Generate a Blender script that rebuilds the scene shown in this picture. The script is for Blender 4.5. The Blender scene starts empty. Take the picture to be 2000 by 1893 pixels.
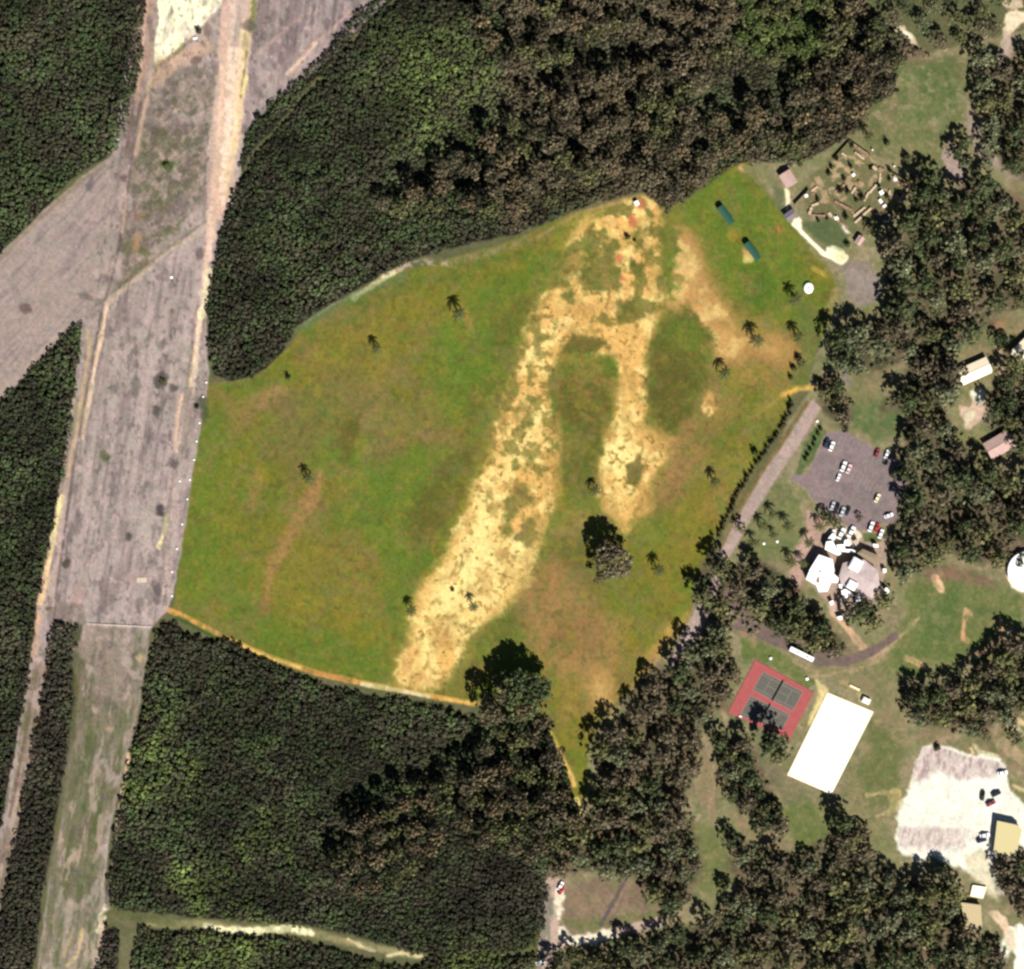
import bpy, math, random
import numpy as np
from mathutils import Vector, Matrix

# ------------------------------------------------------------------ camera, world, sun, exposure
scene = bpy.context.scene
COL = scene.collection
SUN_EL, SUN_AZ = math.radians(42), math.radians(155)
cam_d = bpy.data.cameras.new('camera'); cam = bpy.data.objects.new('camera', cam_d); COL.objects.link(cam)
cam.location = (0, 0, 1500); cam.rotation_euler = (0, 0, 0)
cam_d.sensor_width = 36; cam_d.lens = 36 * 1500 / 500.0
cam_d.clip_start = 10; cam_d.clip_end = 20000
scene.camera = cam
w = bpy.data.worlds.new('World'); scene.world = w; w.use_nodes = True
nt = w.node_tree; bg = nt.nodes['Background']
sky = nt.nodes.new('ShaderNodeTexSky'); sky.sky_type = 'NISHITA'; sky.sun_disc = False
sky.sun_elevation = SUN_EL; sky.sun_rotation = SUN_AZ; sky.air_density = 0.45; sky.dust_density = 0.3
nt.links.new(sky.outputs[0], bg.inputs[0]); bg.inputs[1].default_value = 0.05
sun_d = bpy.data.lights.new('sun', 'SUN'); sun = bpy.data.objects.new('sun', sun_d); COL.objects.link(sun)
sun_d.energy = 5.0; sun_d.angle = math.radians(0.5); sun_d.color = (1.0, 0.955, 0.88)
SD = Vector((math.sin(SUN_AZ) * math.cos(SUN_EL), math.cos(SUN_AZ) * math.cos(SUN_EL), math.sin(SUN_EL)))
sun.rotation_euler = SD.to_track_quat('Z', 'Y').to_euler()
scene.view_settings.view_transform = 'Standard'; scene.view_settings.look = 'None'
scene.view_settings.exposure = 0.85; scene.view_settings.gamma = 1
scene.cycles.filter_width = 2.6; scene.cycles.max_bounces = 4; scene.cycles.diffuse_bounces = 2; scene.cycles.transparent_max_bounces = 4
KL = np.array([2.22, 2.14, 2.16])      # light on a flat sunlit surface (x albedo), so colours below can be given as seen

rng = np.random.default_rng(7); R = random.Random(11)
S = 0.25                               # metres per photo pixel
def W(px, py): return ((px - 1000) * S, (946.5 - py) * S)
def O(pts): return [(x * 1.00908, y * 1.00908) for x, y in pts]         # from the 1982 px wide view
def Z(x0, y0, k, pts): return [(x0 + x * k, y0 + y * k) for x, y in pts]
def lin(c):
    c = np.asarray(c, float) / 255.0
    return np.where(c <= .04045, c / 12.92, ((c + .055) / 1.055) ** 2.4)
def alb(c, cap=.86): return np.clip(lin(c) / KL, 0.002, cap)

# ------------------------------------------------------------------ grid of the ground, painted with what lies on it
STEP = 2.0; X0, X1, Y0, Y1 = -160, 2160, -160, 2060
xs = np.arange(X0, X1 + .1, STEP); ys = np.arange(Y0, Y1 + .1, STEP)
GX, GY = np.meshgrid(xs, ys); H_, W_ = GX.shape
def vnoise(x, y, seed):
    r = np.random.default_rng(seed).random((128, 128))
    xi = np.floor(x).astype(int); yi = np.floor(y).astype(int); fx = x - xi; fy = y - yi
    fx = fx * fx * (3 - 2 * fx); fy = fy * fy * (3 - 2 * fy)
    g = lambda a, b: r[b % 128, a % 128]
    return (g(xi, yi) * (1 - fx) + g(xi + 1, yi) * fx) * (1 - fy) + (g(xi, yi + 1) * (1 - fx) + g(xi + 1, yi + 1) * fx) * fy
def fbm(x, y, sc, seed, oct=4, ang=0, stretch=1.0):
    a = math.radians(ang); u = (x * math.cos(a) + y * math.sin(a)) / sc; v = (-x * math.sin(a) + y * math.cos(a)) / (sc * stretch)
    t = 0; s = 0; am = 1
    for k in range(oct):
        t = t + am * vnoise(u + 17.3 * k, v + 9.1 * k, seed + k); s += am; am *= .55; u = u * 2.03; v = v * 2.03
    return t / s * 2 - 1
NA = fbm(GX, GY, 46, 1, 5); NB = fbm(GX, GY, 14, 20, 4); NC = fbm(GX, GY, 5, 40, 2); ND = fbm(GX, GY, 130, 60, 3)
NS = fbm(GX, GY, 9, 80, 4, 8.5, 9.0)       # streaks along the runway
NT = fbm(GX, GY, 9, 90, 4, 42, 8.0)        # streaks along the taxiway
def sdf(pts, X, Y):
    d = np.full(X.shape, 1e9); inside = np.zeros(X.shape, bool); n = len(pts)
    for i in range(n):
        ax, ay = pts[i]; bx, by = pts[(i + 1) % n]; ex, ey = bx - ax, by - ay
        L = ex * ex + ey * ey + 1e-9
        t = np.clip(((X - ax) * ex + (Y - ay) * ey) / L, 0, 1)
        d = np.minimum(d, (X - ax - t * ex) ** 2 + (Y - ay - t * ey) ** 2)
        if ay != by:
            c = ((ay > Y) != (by > Y)) & (X < (bx - ax) * (Y - ay) / (by - ay) + ax); inside ^= c
    return np.where(inside, -1, 1) * np.sqrt(d)
def sline(pts, X, Y):
    d = np.full(X.shape, 1e9)
    for i in range(len(pts) - 1):
        ax, ay = pts[i]; bx, by = pts[i + 1]; ex, ey = bx - ax, by - ay
        L = ex * ex + ey * ey + 1e-9
        t = np.clip(((X - ax) * ex + (Y - ay) * ey) / L, 0, 1)
        d = np.minimum(d, (X - ax - t * ex) ** 2 + (Y - ay - t * ey) ** 2)
    return np.sqrt(d)
def sst(x): x = np.clip(x, 0, 1); return x * x * (3 - 2 * x)
def box(pts, m):
    a = np.array(pts); i0 = max(0, int((a[:, 1].min() - m - Y0) / STEP)); i1 = min(H_, int((a[:, 1].max() + m - Y0) / STEP) + 2)
    j0 = max(0, int((a[:, 0].min() - m - X0) / STEP)); j1 = min(W_, int((a[:, 0].max() + m - X0) / STEP) + 2)
    return slice(i0, i1), slice(j0, j1)
ALB = np.zeros((H_, W_, 3)); ALB[:] = (112, 112, 78)          # kept in photo values until the end
def blend(sl, m, col):
    c = ALB[sl]; m = m[..., None]; ALB[sl] = c * (1 - m) + np.array(col, float) * m
def patch(pts, col, soft=6, amp=6, a=1.0, thr=None, nz=None, fine=3):
    """an area of one ground colour; thr > -1 lets it break up into flecks"""
    sl = box(pts, soft + amp + fine + 4)
    if sl[0].start >= sl[0].stop or sl[1].start >= sl[1].stop: return
    d = sdf(pts, GX[sl], GY[sl]) + amp * NA[sl] * 1.6 + fine * NB[sl] * 1.8
    m = sst(.5 - d / soft) * a
    if thr is not None: m = m * sst((( nz if nz is not None else NB)[sl] - thr) / .35 + .5)
    blend(sl, m, col)
def stroke(pts, wd, col, soft=3, amp=1, a=1.0, thr=None, nz=None):
    sl = box(pts, wd + soft + amp + 4)
    if sl[0].start >= sl[0].stop or sl[1].start >= sl[1].stop: return
    d = sline(pts, GX[sl], GY[sl]) - wd / 2 + amp * NB[sl] * 1.8
    m = sst(.5 - d / soft) * a * (.55 + .45 * sst(NS[sl] * 1.5 + NB[sl] * 1.5 + .7))
    if thr is not None: m = m * sst(((nz if nz is not None else NB)[sl] - thr) / .35 + .5)
    blend(sl, m, col)
def blob(x, y, rx, ry, ang, col, soft=5, amp=2, a=1.0, thr=None):
    t = math.radians(ang); n = 14
    pts = [(x + rx * math.cos(k * 2 * math.pi / n) * math.cos(t) - ry * math.sin(k * 2 * math.pi / n) * math.sin(t),
            y + rx * math.cos(k * 2 * math.pi / n) * math.sin(t) + ry * math.sin(k * 2 * math.pi / n) * math.cos(t)) for k in range(n)]
    patch(pts, col, soft * 1.7, amp * 2, a, thr, None, 4)

# --- outlines (1982 px view)
TH = {
 'west': O([(-170,-170),(300,-170),(285,-10),(276,110),(258,205),(240,272),(232,292),(205,302),(170,322),(135,350),(80,412),(20,478),(-30,520),(-170,600)]),
 'wedge': O([(-170,930),(0,782),(60,720),(120,650),(150,624),(164,630),(150,735),(125,900),(104,1020),(84,1110),(70,1180),(62,1280),(38,1420),(8,1580),(-20,1700),(-170,1700)]),
 'strip': O([(98,1212),(118,1204),(150,1215),(150,1250),(140,1300),(146,1340),(132,1450),(108,1590),(84,1720),(64,1876),(48,2060),(-40,2060),(-14,1850),(10,1700),(40,1560),(64,1440),(82,1320)]),
 'north': O([(905,-170),(800,-120),(768,0),(700,62),(560,228),(485,312),(452,372),(440,402),(420,480),(404,560),(403,640),(406,700),(420,728),(450,738),(490,730),(530,700),(562,660),(575,632),(640,590),(690,562),(742,532),(800,505),(850,485),(1000,452),(1100,412),(1160,392),(1245,372),(1290,412),(1350,372),(1420,322),(1475,312),(1540,330),(1580,300),(1650,262),(1680,210),(1740,178),(1735,120),(1800,110),(1650,-10),(1640,-170)]),
 'verge': O([(690,20),(748,-10),(760,0),(700,54),(560,212),(482,300),(470,330),(462,322),(472,262),(500,232),(522,200),(600,130)]),
 'south': O([(312,1200),(342,1202),(362,1228),(420,1236),(440,1228),(520,1282),(620,1322),(745,1352),(860,1372),(925,1392),(985,1402),(1060,1400),(1100,1500),(1120,1580),(1075,1650),(1062,1690),(1058,1780),(1040,1832),(960,1846),(870,1862),(760,1834),(690,1812),(610,1794),(500,1786),(420,1778),(300,1768),(212,1756),(206,1700),(224,1600),(252,1470),(276,1370),(292,1262)]),
 'foot': O([(266,1794),(330,1802),(420,1800),(440,1812),(560,1816),(660,1840),(730,1862),(800,1872),(830,1860),(1050,1850),(1020,1900),(1010,2060),(235,2060),(255,1880)]),
 'corner': O([(204,1786),(232,1808),(228,1860),(222,2060),(168,2060),(188,1870)]),
}
FIELD = O([(405,745),(450,742),(500,728),(560,672),(580,640),(680,575),(780,525),(850,508),(1000,462),(1110,412),(1240,378),(1280,400),(1360,370),(1425,318),(1450,312),(1510,410),(1610,525),(1625,560),(1605,620),(1570,700),(1560,745),(1530,770),(1510,830),(1440,935),(1395,1010),(1380,1050),(1345,1120),(1335,1190),(1260,1260),(1225,1330),(1165,1380),(1140,1440),(1140,1520),(1120,1580),(1070,1420),(920,1366),(780,1340),(620,1305),(480,1250),(335,1180),(350,1060),(375,900),(392,790)])
RUN = O([(296,-170),(560,-170),(760,-170),(748,0),(690,60),(600,145),(520,205),(474,262),(466,345),(440,400),(420,490),(404,560),(400,640),(404,720),(398,780),(384,850),(368,960),(352,1060),(336,1150),(325,1185),(310,1200),(290,1220),(285,1260),(266,1380),(240,1480),(215,1600),(202,1720),(204,1765),(192,1876),(170,2060),(60,2060),(72,1876),(92,1720),(118,1590),(140,1450),(152,1330),(130,1240),(104,1230),(88,1300),(68,1440),(40,1580),(5,1740),(-30,1900),(-170,1900),(-170,1700),(-10,1660),(30,1440),(66,1230),(72,1170),(108,980),(130,840),(158,640)])
TAX = O([(-170,600),(0,490),(80,412),(150,348),(200,315),(245,285),(262,200),(240,480),(190,640),(160,640),(140,630),(70,705),(0,776),(-170,925)])
def tract(pts, col, **k): patch(pts, col, **k)

# base under woods and thickets: dark litter
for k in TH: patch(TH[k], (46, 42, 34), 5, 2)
# east side parkland
patch(O([(1425,318),(1500,312),(1580,300),(1660,250),(1760,110),(1982,60),(2150,60),(2150,2060),(1040,2060),(1062,1690),(1110,1600),(1140,1440),(1230,1330),(1330,1200),(1400,1040),(1560,760),(1620,560),(1510,410)]), (164, 151, 118), 8, 6)
ep = box(O([(1300,0),(2100,0),(2100,2060),(1040,2060)]), 0); em = sst((GX[ep] - 1400 + 0 * GY[ep]) / 10) * 0 + 1.0 * (sdf(O([(1425,318),(1500,312),(1580,300),(1660,250),(1760,110),(1982,60),(2150,60),(2150,2060),(1040,2060),(1062,1690),(1110,1600),(1140,1440),(1230,1330),(1330,1200),(1400,1040),(1560,760),(1620,560),(1510,410)]), GX[ep], GY[ep]) < -4)
PATCHY = (ep, em)
patch(O([(1660,240),(1760,110),(1890,110),(1870,250),(1800,330),(1640,290)]), (118, 120, 78), 14, 8)
patch(O([(1700,1420),(1982,1380),(1982,1500),(1900,1470),(1780,1440)]), (158, 130, 106), 14, 8, .7); patch(O([(1700,230),(1760,170),(1800,190),(1770,250),(1720,270)]), (140, 132, 92), 12, 6, .6); patch(O([(1740,140),(1830,120),(1870,170),(1850,240),(1790,290),(1740,250)]), (102, 122, 72), 18, 10, .7)
WOODS = [
 [(1885,100),(1935,130),(2000,90),(2000,350),(1950,325),(1905,285),(1895,220)],
 [(1770,330),(1830,385),(1880,340),(1920,370),(2000,400),(2000,600),(1950,600),(1890,640),(1850,690),(1830,790),(1850,860),(1890,905),(2000,930),(2000,1020),(1960,1080),(1900,1090),(1830,1075),(1790,1100),(1750,1120),(1720,1100),(1735,1000),(1740,890),(1760,860),(1745,830),(1760,800),(1710,790),(1730,760),(1760,740),(1750,700),(1700,720),(1650,670),(1720,600),(1720,540),(1700,480),(1770,400),(1755,340)],
 [(1625,650),(1665,635),(1695,650),(1690,720),(1660,730),(1632,700)],
 [(1585,735),(1620,730),(1655,780),(1640,835),(1605,800),(1588,775)],
 [(1375,1075),(1410,1095),(1480,1090),(1540,1140),(1600,1200),(1640,1260),(1600,1275),(1560,1250),(1500,1225),(1450,1225),(1430,1200),(1400,1220),(1360,1290),(1345,1250),(1380,1200),(1350,1170),(1340,1140)],
 [(1330,1240),(1400,1230),(1425,1300),(1395,1370),(1345,1420),(1350,1500),(1320,1560),(1320,1690),(1300,1770),(1270,1740),(1230,1700),(1180,1685),(1070,1690),(1070,1640),(1130,1590),(1155,1520),(1155,1440),(1210,1390),(1240,1320),(1300,1290)],
 [(1375,1420),(1440,1430),(1500,1540),(1520,1610),(1460,1600),(1410,1550),(1390,1470)],
 [(1400,1600),(1440,1620),(1500,1650),(1560,1660),(1620,1600),(1650,1600),(1690,1660),(1740,1690),(1780,1700),(1850,1720),(1870,1780),(1870,1900),(1300,1900),(1300,1800),(1370,1770),(1430,1720)],
 [(1070,1850),(1120,1835),(1300,1800),(1300,1900),(1060,1900)],
 [(1735,1310),(1800,1330),(1870,1310),(1920,1250),(2000,1220),(2000,1370),(1940,1390),(1860,1420),(1760,1390)],
 [(1920,1660),(2000,1640),(2000,1790),(1935,1720)],
 [(1885,1830),(1925,1800),(1950,1900),(1880,1900)],
 [(1960,690),(2000,740),(2000,900),(1930,870),(1900,800),(1930,740)],
 [(1330,1600),(1350,1620),(1350,1690),(1320,1750),(1290,1760)]]
# --- the field
patch(FIELD, (134, 132, 52), 4, 2, fine=1)
sl = box(FIELD, 20); fm = sst(.5 - (sdf(FIELD, GX[sl], GY[sl]) + 2) / 6)
NG = fbm(GX[sl], GY[sl], 60, 200, 5)
blend(sl, fm * sst(NG * 2.2 + .42) * .6, (116, 135, 54))
NG2 = fbm(GX[sl], GY[sl], 44, 230, 5)
blend(sl, fm * sst(NG2 * 3 - .35) * .65, (142, 126, 80))
blend(sl, fm * sst(fbm(GX[sl], GY[sl], 22, 260, 4) * 3 - .85) * .55, (112, 100, 50))
dx_ = GX[sl] + 40 * NA[sl]; dy_ = GY[sl] + 30 * NB[sl]
blend(sl, fm * sst(fbm(dx_, dy_, 85, 270, 3, -55, 1.8) * 4 - .5) * .6, (146, 124, 84)); blend(sl, fm * sst(fbm(dx_, dy_, 70, 275, 3, -60, 1.8) * 4 - .5) * .6, (106, 132, 50)); blend(sl, fm * sst(fbm(dx_, dy_, 60, 280, 3) * 4 - .7) * .5, (140, 130, 44))
G, OL, BR, TAN, SA, BS, PK = (114,134,50), (146,134,54), (114,104,52), (184,140,90), (266,208,124), (292,262,172), (196,150,108)
FP = [
 (G, [(345,1160),(365,960),(400,790),(450,800),(440,900),(420,1050),(400,1200)], 22, 12, .75),
 (G, [(400,1190),(520,1180),(640,1240),(760,1280),(780,1330),(600,1295),(440,1225)], 16, 10, .8),
 (G, [(700,900),(860,860),(900,900),(840,1000),(760,1070),(640,1010)], 26, 14, .8),
 (G, [(850,600),(1000,520),(1060,560),(1000,700),(940,840),(840,800),(820,700)], 26, 16, .75),
 (OL, [(600,680),(720,600),(860,540),(880,600),(800,680),(640,800),(560,760)], 26, 12, .7),
 (OL, [(460,1080),(560,1000),(700,1040),(760,1120),(700,1220),(540,1200)], 26, 12, .7),
 ((136,124,72), [(600,740),(680,700),(720,760),(640,860),(560,900),(500,880)], 30, 14, .75),
 ((136,124,72), [(740,820),(830,760),(850,800),(760,880),(700,900)], 18, 10, .8),
 (BR, [(655,830),(700,800),(690,860),(660,910)], 8, 6, .75), (BR, [(840,900),(890,880),(930,850),(910,930),(860,1020),(800,1060),(790,1030)], 14, 10, .7),
 (BR, [(900,760),(960,740),(940,800),(900,830)], 12, 8, .5), (BR, [(960,600),(1040,570),(1010,640),(960,680)], 14, 8, .5),
 (G, [(1330,360),(1425,330),(1480,400),(1530,500),(1560,540),(1480,600),(1430,600),(1400,560),(1340,470),(1300,420)], 14, 8, .85),
 ((84,118,46), [(1440,520),(1480,520),(1490,580),(1450,600)], 12, 8, .6),
 (G, [(1460,420),(1540,480),(1560,560),(1500,560)], 12, 6, .6),
 ((118,124,60), [(560,680),(700,590),(850,520),(1000,480),(1000,500),(850,545),(700,610),(590,680)], 10, 4, .5),
 (OL, [(1330,960),(1420,900),(1480,840),(1440,930),(1390,1010),(1340,1120),(1260,1230),(1180,1300),(1120,1300),(1180,1160),(1230,1100)], 22, 10, .8),
 (G, [(1380,980),(1470,840),(1440,930),(1400,1000)], 10, 4, .6), (G, [(1190,1150),(1260,1130),(1250,1180),(1190,1260)], 18, 8, .5),
 ((112,112,56), [(1040,1090),(1090,1040),(1160,1000),(1180,1060),(1140,1130),(1060,1180),(980,1240),(940,1230),(1000,1180)], 18, 10, .7),
 (G, [(1100,950),(1150,930),(1160,990),(1120,1010)], 12, 8, .6),
 # tan wear, left
 (TAN, [(620,905),(632,925),(612,985),(590,1010),(560,1062),(540,1100),(528,1080),(560,1010),(590,950)], 10, 5, .75),
 (TAN, [(520,1070),(545,1080),(530,1130),(516,1170),(506,1160),(510,1110)], 9, 4, .6), ((176,118,80), [(505,1155),(530,1160),(522,1195),(505,1190)], 10, 3, .6),
 (TAN, [(500,890),(512,930),(490,985),(478,975),(485,930)], 9, 4, .5),
 (TAN, [(440,800),(520,760),(550,750),(520,790),(450,840)], 16, 6, .35), (PK, [(480,765),(540,745),(560,760),(500,785)], 12, 4, .45),
 ((176,146,70), [(715,710),(750,700),(750,735),(725,760)], 12, 5, .5), (TAN, [(740,870),(800,830),(850,800),(800,860)], 10, 4, .35),
 ((196,156,72),[(890,590),(905,600),(915,640),(898,620)], 5, 2, .7),
 # tan wear, right and south
 ((170,140,76), [(1420,650),(1500,640),(1560,660),(1550,720),(1500,760),(1430,740),(1410,690)], 18, 8, .9), (TAN, [(1450,650),(1520,640),(1560,700),(1530,740),(1480,700)], 14, 8, .55),
 ((150,120,74), [(1290,800),(1380,760),(1420,800),(1370,860),(1330,960),(1270,1000),(1250,980),(1300,880)], 16, 8, .7), (TAN, [(1300,850),(1350,830),(1370,870),(1320,940),(1290,980),(1270,970)], 14, 6, .55),
 (TAN, [(1000,1140),(1070,1080),(1120,1120),(1150,1180),(1220,1200),(1200,1300),(1140,1330),(1060,1300),(1020,1240)], 24, 10, .75), ((160,126,78),[(1070,1190),(1160,1180),(1180,1240),(1100,1270),(1050,1250)], 14, 8, .7),
 (TAN, [(1380,940),(1450,900),(1440,960),(1390,1010),(1350,1000)], 12, 6, .4),
 (SA, [(1360,770),(1375,762),(1392,790),(1382,800),(1362,796)], 8, 3, .8),
 (SA, [(1130,1330),(1150,1300),(1180,1310),(1190,1380),(1150,1370)], 14, 8, .7), ((220,170,94), [(1250,1270),(1290,1210),(1335,1180),(1330,1215),(1290,1250),(1240,1320),(1225,1330)], 12, 4, .85), (TAN, [(1080,1300),(1130,1290),(1220,1330),(1170,1370),(1130,1430),(1080,1400)], 16, 8, .5),
 (OL, [(1070,1400),(1140,1390),(1135,1520),(1118,1560)], 8, 4, .8), (G, [(1100,1440),(1135,1460),(1130,1540),(1112,1520)], 10, 4, .6),
 # sand: the long stripe
 (SA, [(764,1325),(768,1280),(788,1245),(796,1190),(815,1135),(858,1090),(880,1040),(903,985),(922,935),(945,880),(960,830),(976,772),(1000,722),(1014,660),(1030,612),(1052,575),(1078,548),(1120,552),(1170,600),(1150,626),(1110,630),(1088,680),(1075,722),(1066,762),(1082,800),(1086,850),(1080,930),(1070,990),(1046,1040),(1026,1100),(1002,1150),(962,1190),(922,1226),(905,1280),(862,1322),(820,1332)], 12, 9, .93),
 (SA, [(1060,570),(1100,520),(1092,470),(1110,432),(1170,402),(1240,376),(1275,392),(1286,450),(1282,540),(1292,580),(1272,622),(1262,665),(1260,720),(1262,780),(1244,826),(1292,856),(1290,905),(1262,930),(1250,985),(1212,1030),(1176,992),(1160,950),(1154,905),(1168,858),(1186,800),(1188,742),(1184,692),(1140,686),(1100,660),(1120,620),(1170,600)], 14, 10, .9),
 (SA, [(1305,440),(1345,465),(1372,550),(1410,606),(1436,660),(1400,704),(1352,640),(1312,606),(1280,580),(1292,510)], 12, 7, .9),
 (TAN, [(905,1285),(960,1260),(920,1330),(860,1340)], 12, 6, .5),
 (TAN, [(1290,430),(1345,440),(1400,560),(1450,640),(1500,690),(1440,720),(1380,720),(1330,640),(1280,600)], 26, 10, .5), ((232,184,106), [(1400,600),(1440,640),(1500,650),(1560,690),(1520,700),(1440,680)], 22, 8, .45), ((222,176,104), [(1380,640),(1430,650),(1440,700),(1400,700)], 18, 8, .5),
 ((206,160,96), [(1240,840),(1300,800),(1330,830),(1290,900),(1250,980)], 22, 10, .5), ((214,168,100), [(1350,750),(1400,750),(1400,810),(1350,820)], 22, 8, .45), ((190,146,92), [(1100,640),(1140,830),(1120,900),(1090,860)], 18, 10, .4),
 # bright cores
 (BS, [(800,1240),(840,1140),(880,1080),(905,1010),(925,945),(950,935),(985,950),(970,1000),(950,1050),(930,1100),(900,1160),(860,1200),(830,1260)], 22, 10, .9),
 (BS, [(880,1120),(940,1060),(1010,1030),(1040,1040),(1010,1120),(960,1180),(900,1210)], 20, 10, .75),
 (BS, [(985,830),(1000,780),(1030,760),(1060,800),(1050,850),(1010,890),(960,900)], 20, 10, .6), (BS, [(1020,640),(1060,600),(1060,680),(1020,720)], 14, 8, .35),
 (BS, [(1175,860),(1210,840),(1250,860),(1240,900),(1200,930),(1170,900)], 14, 8, .9), (BS, [(790,1300),(830,1240),(850,1260),(830,1320)], 14, 8, .5), (BS, [(1175,950),(1215,940),(1205,985)], 12, 6, .4),
 (BS, [(1075,560),(1130,555),(1150,580),(1090,600)], 12, 6, .35),
]
patch(O([(740,1330),(790,1170),(850,1060),(930,850),(990,680),(1050,520),(1100,400),(1240,370),(1420,560),(1560,640),(1560,740),(1440,900),(1300,1000),(1200,1060),(1100,1060),(1000,1220),(880,1330)]), (176,150,84), 60, 20, .42, thr=-.1, nz=NA)
for c, p, so, am, a in FP: patch(O(p), c, (so * 2.1 + 7) if so > 10 else so * 1.3 + 2, am, min(1, a * 1.15) if c == TAN or c == PK else a, fine=8 if c in (SA, BS) else 6)
sl = box(FIELD, 20); sm_ = sst((ALB[sl][..., 0] - 190) / 40)
blend(sl, sm_ * sst(fbm(GX[sl], GY[sl], 30, 950, 4) * 3 + .25) * .65, (292, 260, 172)); blend(sl, sm_ * sst(fbm(GX[sl], GY[sl], 24, 955, 4) * 3 - .5) * .6, (240, 186, 116)); blend(sl, sm_ * sst(fbm(GX[sl], GY[sl], 13, 960, 3, 25, 2) * 3.5 - 1.1) * .7, (190, 152, 84))
# green growing through the sand, and holes in it
GR = [
 (BR, [(1078,690),(1110,650),(1176,655),(1180,668),(1150,680),(1110,684)], 8, 3, .9), ((110,122,48),[(1080,700),(1190,690),(1195,740),(1190,800),(1165,850),(1150,930),(1120,880),(1100,850),(1070,810),(1068,750)], 12, 8, .92),
 (BR, [(1080,740),(1180,720),(1180,790),(1160,850),(1120,850),(1076,800)], 12, 8, .85), (G, [(1130,690),(1190,690),(1190,730),(1140,720)], 10, 5, .6),
 ((110,112,50),[(1256,660),(1290,610),(1330,600),(1380,650),(1370,720),(1340,790),(1300,830),(1256,810),(1250,740)], 14, 8, .92), (BR, [(1275,690),(1350,670),(1330,780),(1290,820),(1262,790)], 12, 8, .85), (G, [(1300,620),(1370,640),(1350,690),(1310,680)], 10, 6, .7),
 (G, [(1288,420),(1310,450),(1300,560),(1285,600),(1280,500)], 8, 5, .85), (G, [(1285,520),(1315,530),(1305,580),(1290,580)], 8, 4, .8),
 ((112,116,56),[(1170,470),(1200,480),(1212,560),(1180,560),(1130,560),(1110,530),(1150,520)], 10, 8, .75), ((84,96,46),[(1224,505),(1248,512),(1250,550),(1232,560)], 8, 4, .85), (BR, [(1190,580),(1220,575),(1215,625),(1190,620)], 8, 4, .65),
 ((120,120,60),[(985,945),(1012,930),(1025,965),(1000,1000),(985,1040),(968,1030),(980,990)], 8, 5, .8), ((124,116,64),[(1010,1010),(1050,990),(1040,1040),(1020,1060),(1000,1040)], 8, 5, .75),
 (BR, [(1216,900),(1238,885),(1248,905),(1226,948),(1212,935)], 7, 4, .8), ((112,112,52),[(1090,850),(1150,850),(1160,930),(1130,950),(1086,930)], 12, 8, .8),
 ((120,124,56),[(900,1240),(960,1195),(990,1215),(940,1280),(900,1330),(870,1330)], 10, 6, .7),
 ((130,128,58),[(1100,480),(1140,470),(1130,520),(1090,545),(1065,560)], 10, 8, .6), (G, [(1040,500),(1090,480),(1080,540),(1045,560)], 10, 6, .6),
]
for c, p, so, am, a in GR: patch(O(p), c, so * 1.6 + 4, am, a, fine=8)
stripe = O([(764,1325),(788,1245),(858,1090),(922,935),(976,772),(1030,612),(1078,548),(1100,470),(1170,402),(1240,376),(1286,450),(1282,560),(1250,720),(1292,856),(1250,985),(1212,1030),(1160,950),(1090,680),(1085,930),(1026,1100),(962,1190),(862,1322)])
patch(stripe, (150,132,66), 8, 6, .5, thr=.4, nz=fbm(GX, GY, 17, 300, 3)); patch(stripe, (150,116,58), 6, 4, .7, thr=.5, nz=fbm(GX, GY, 7, 310, 2)); patch(stripe, (196,156,88), 12, 6, .45, thr=.2, nz=fbm(GX, GY, 34, 320, 4))
patch(O([(1060,560),(1100,470),(1170,402),(1240,376),(1286,450),(1282,600),(1180,640)]), (120,118,54), 10, 6, .75, thr=.02, nz=fbm(GX, GY, 24, 330, 4))
patch(O([(940,900),(976,772),(1030,612),(1078,600),(1066,762),(1086,850),(1080,930)]), (128,122,58), 8, 6, .65, thr=.02, nz=fbm(GX, GY, 15, 340, 4))
for x, y, r in [(1197,500,9),(1205,540,7),(1222,425,9),(1508,442,7)]: blob(x*1.009, y*1.009, r, r*1.3, 0, (226,128,88), 7, 2, .9)
for x, y, r, c in [(1446,500,9,(255,228,140)),(1441,488,7,(240,180,120)),(1420,455,12,(170,150,60)),(1240,395,10,(214,130,90)),(1436,325,10,(240,190,140))]: blob(x*1.009, y*1.009, r, r, 0, c, 7, 2, .9)
sl = box(FIELD, 20); sm_ = sst(1 - sst((ALB[sl][..., 0] - 160) / 40)); fm = sst(.5 - (sdf(FIELD, GX[sl], GY[sl]) + 4) / 6) * sm_
for sc, sd, th, c, a in ((20,901,.34,(162,126,72),.3),(15,905,.3,(106,138,58),.34),(26,909,.34,(164,152,56),.3),(12,913,.38,(112,100,54),.42),(34,917,.3,(150,132,86),.35),(9,921,.5,(180,142,76),.4),(7,925,.46,(100,114,48),.4)):
    blend(sl, fm * sst((fbm(GX[sl], GY[sl], sc, sd, 3) - th) * 4 + .5) * a, c)
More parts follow.
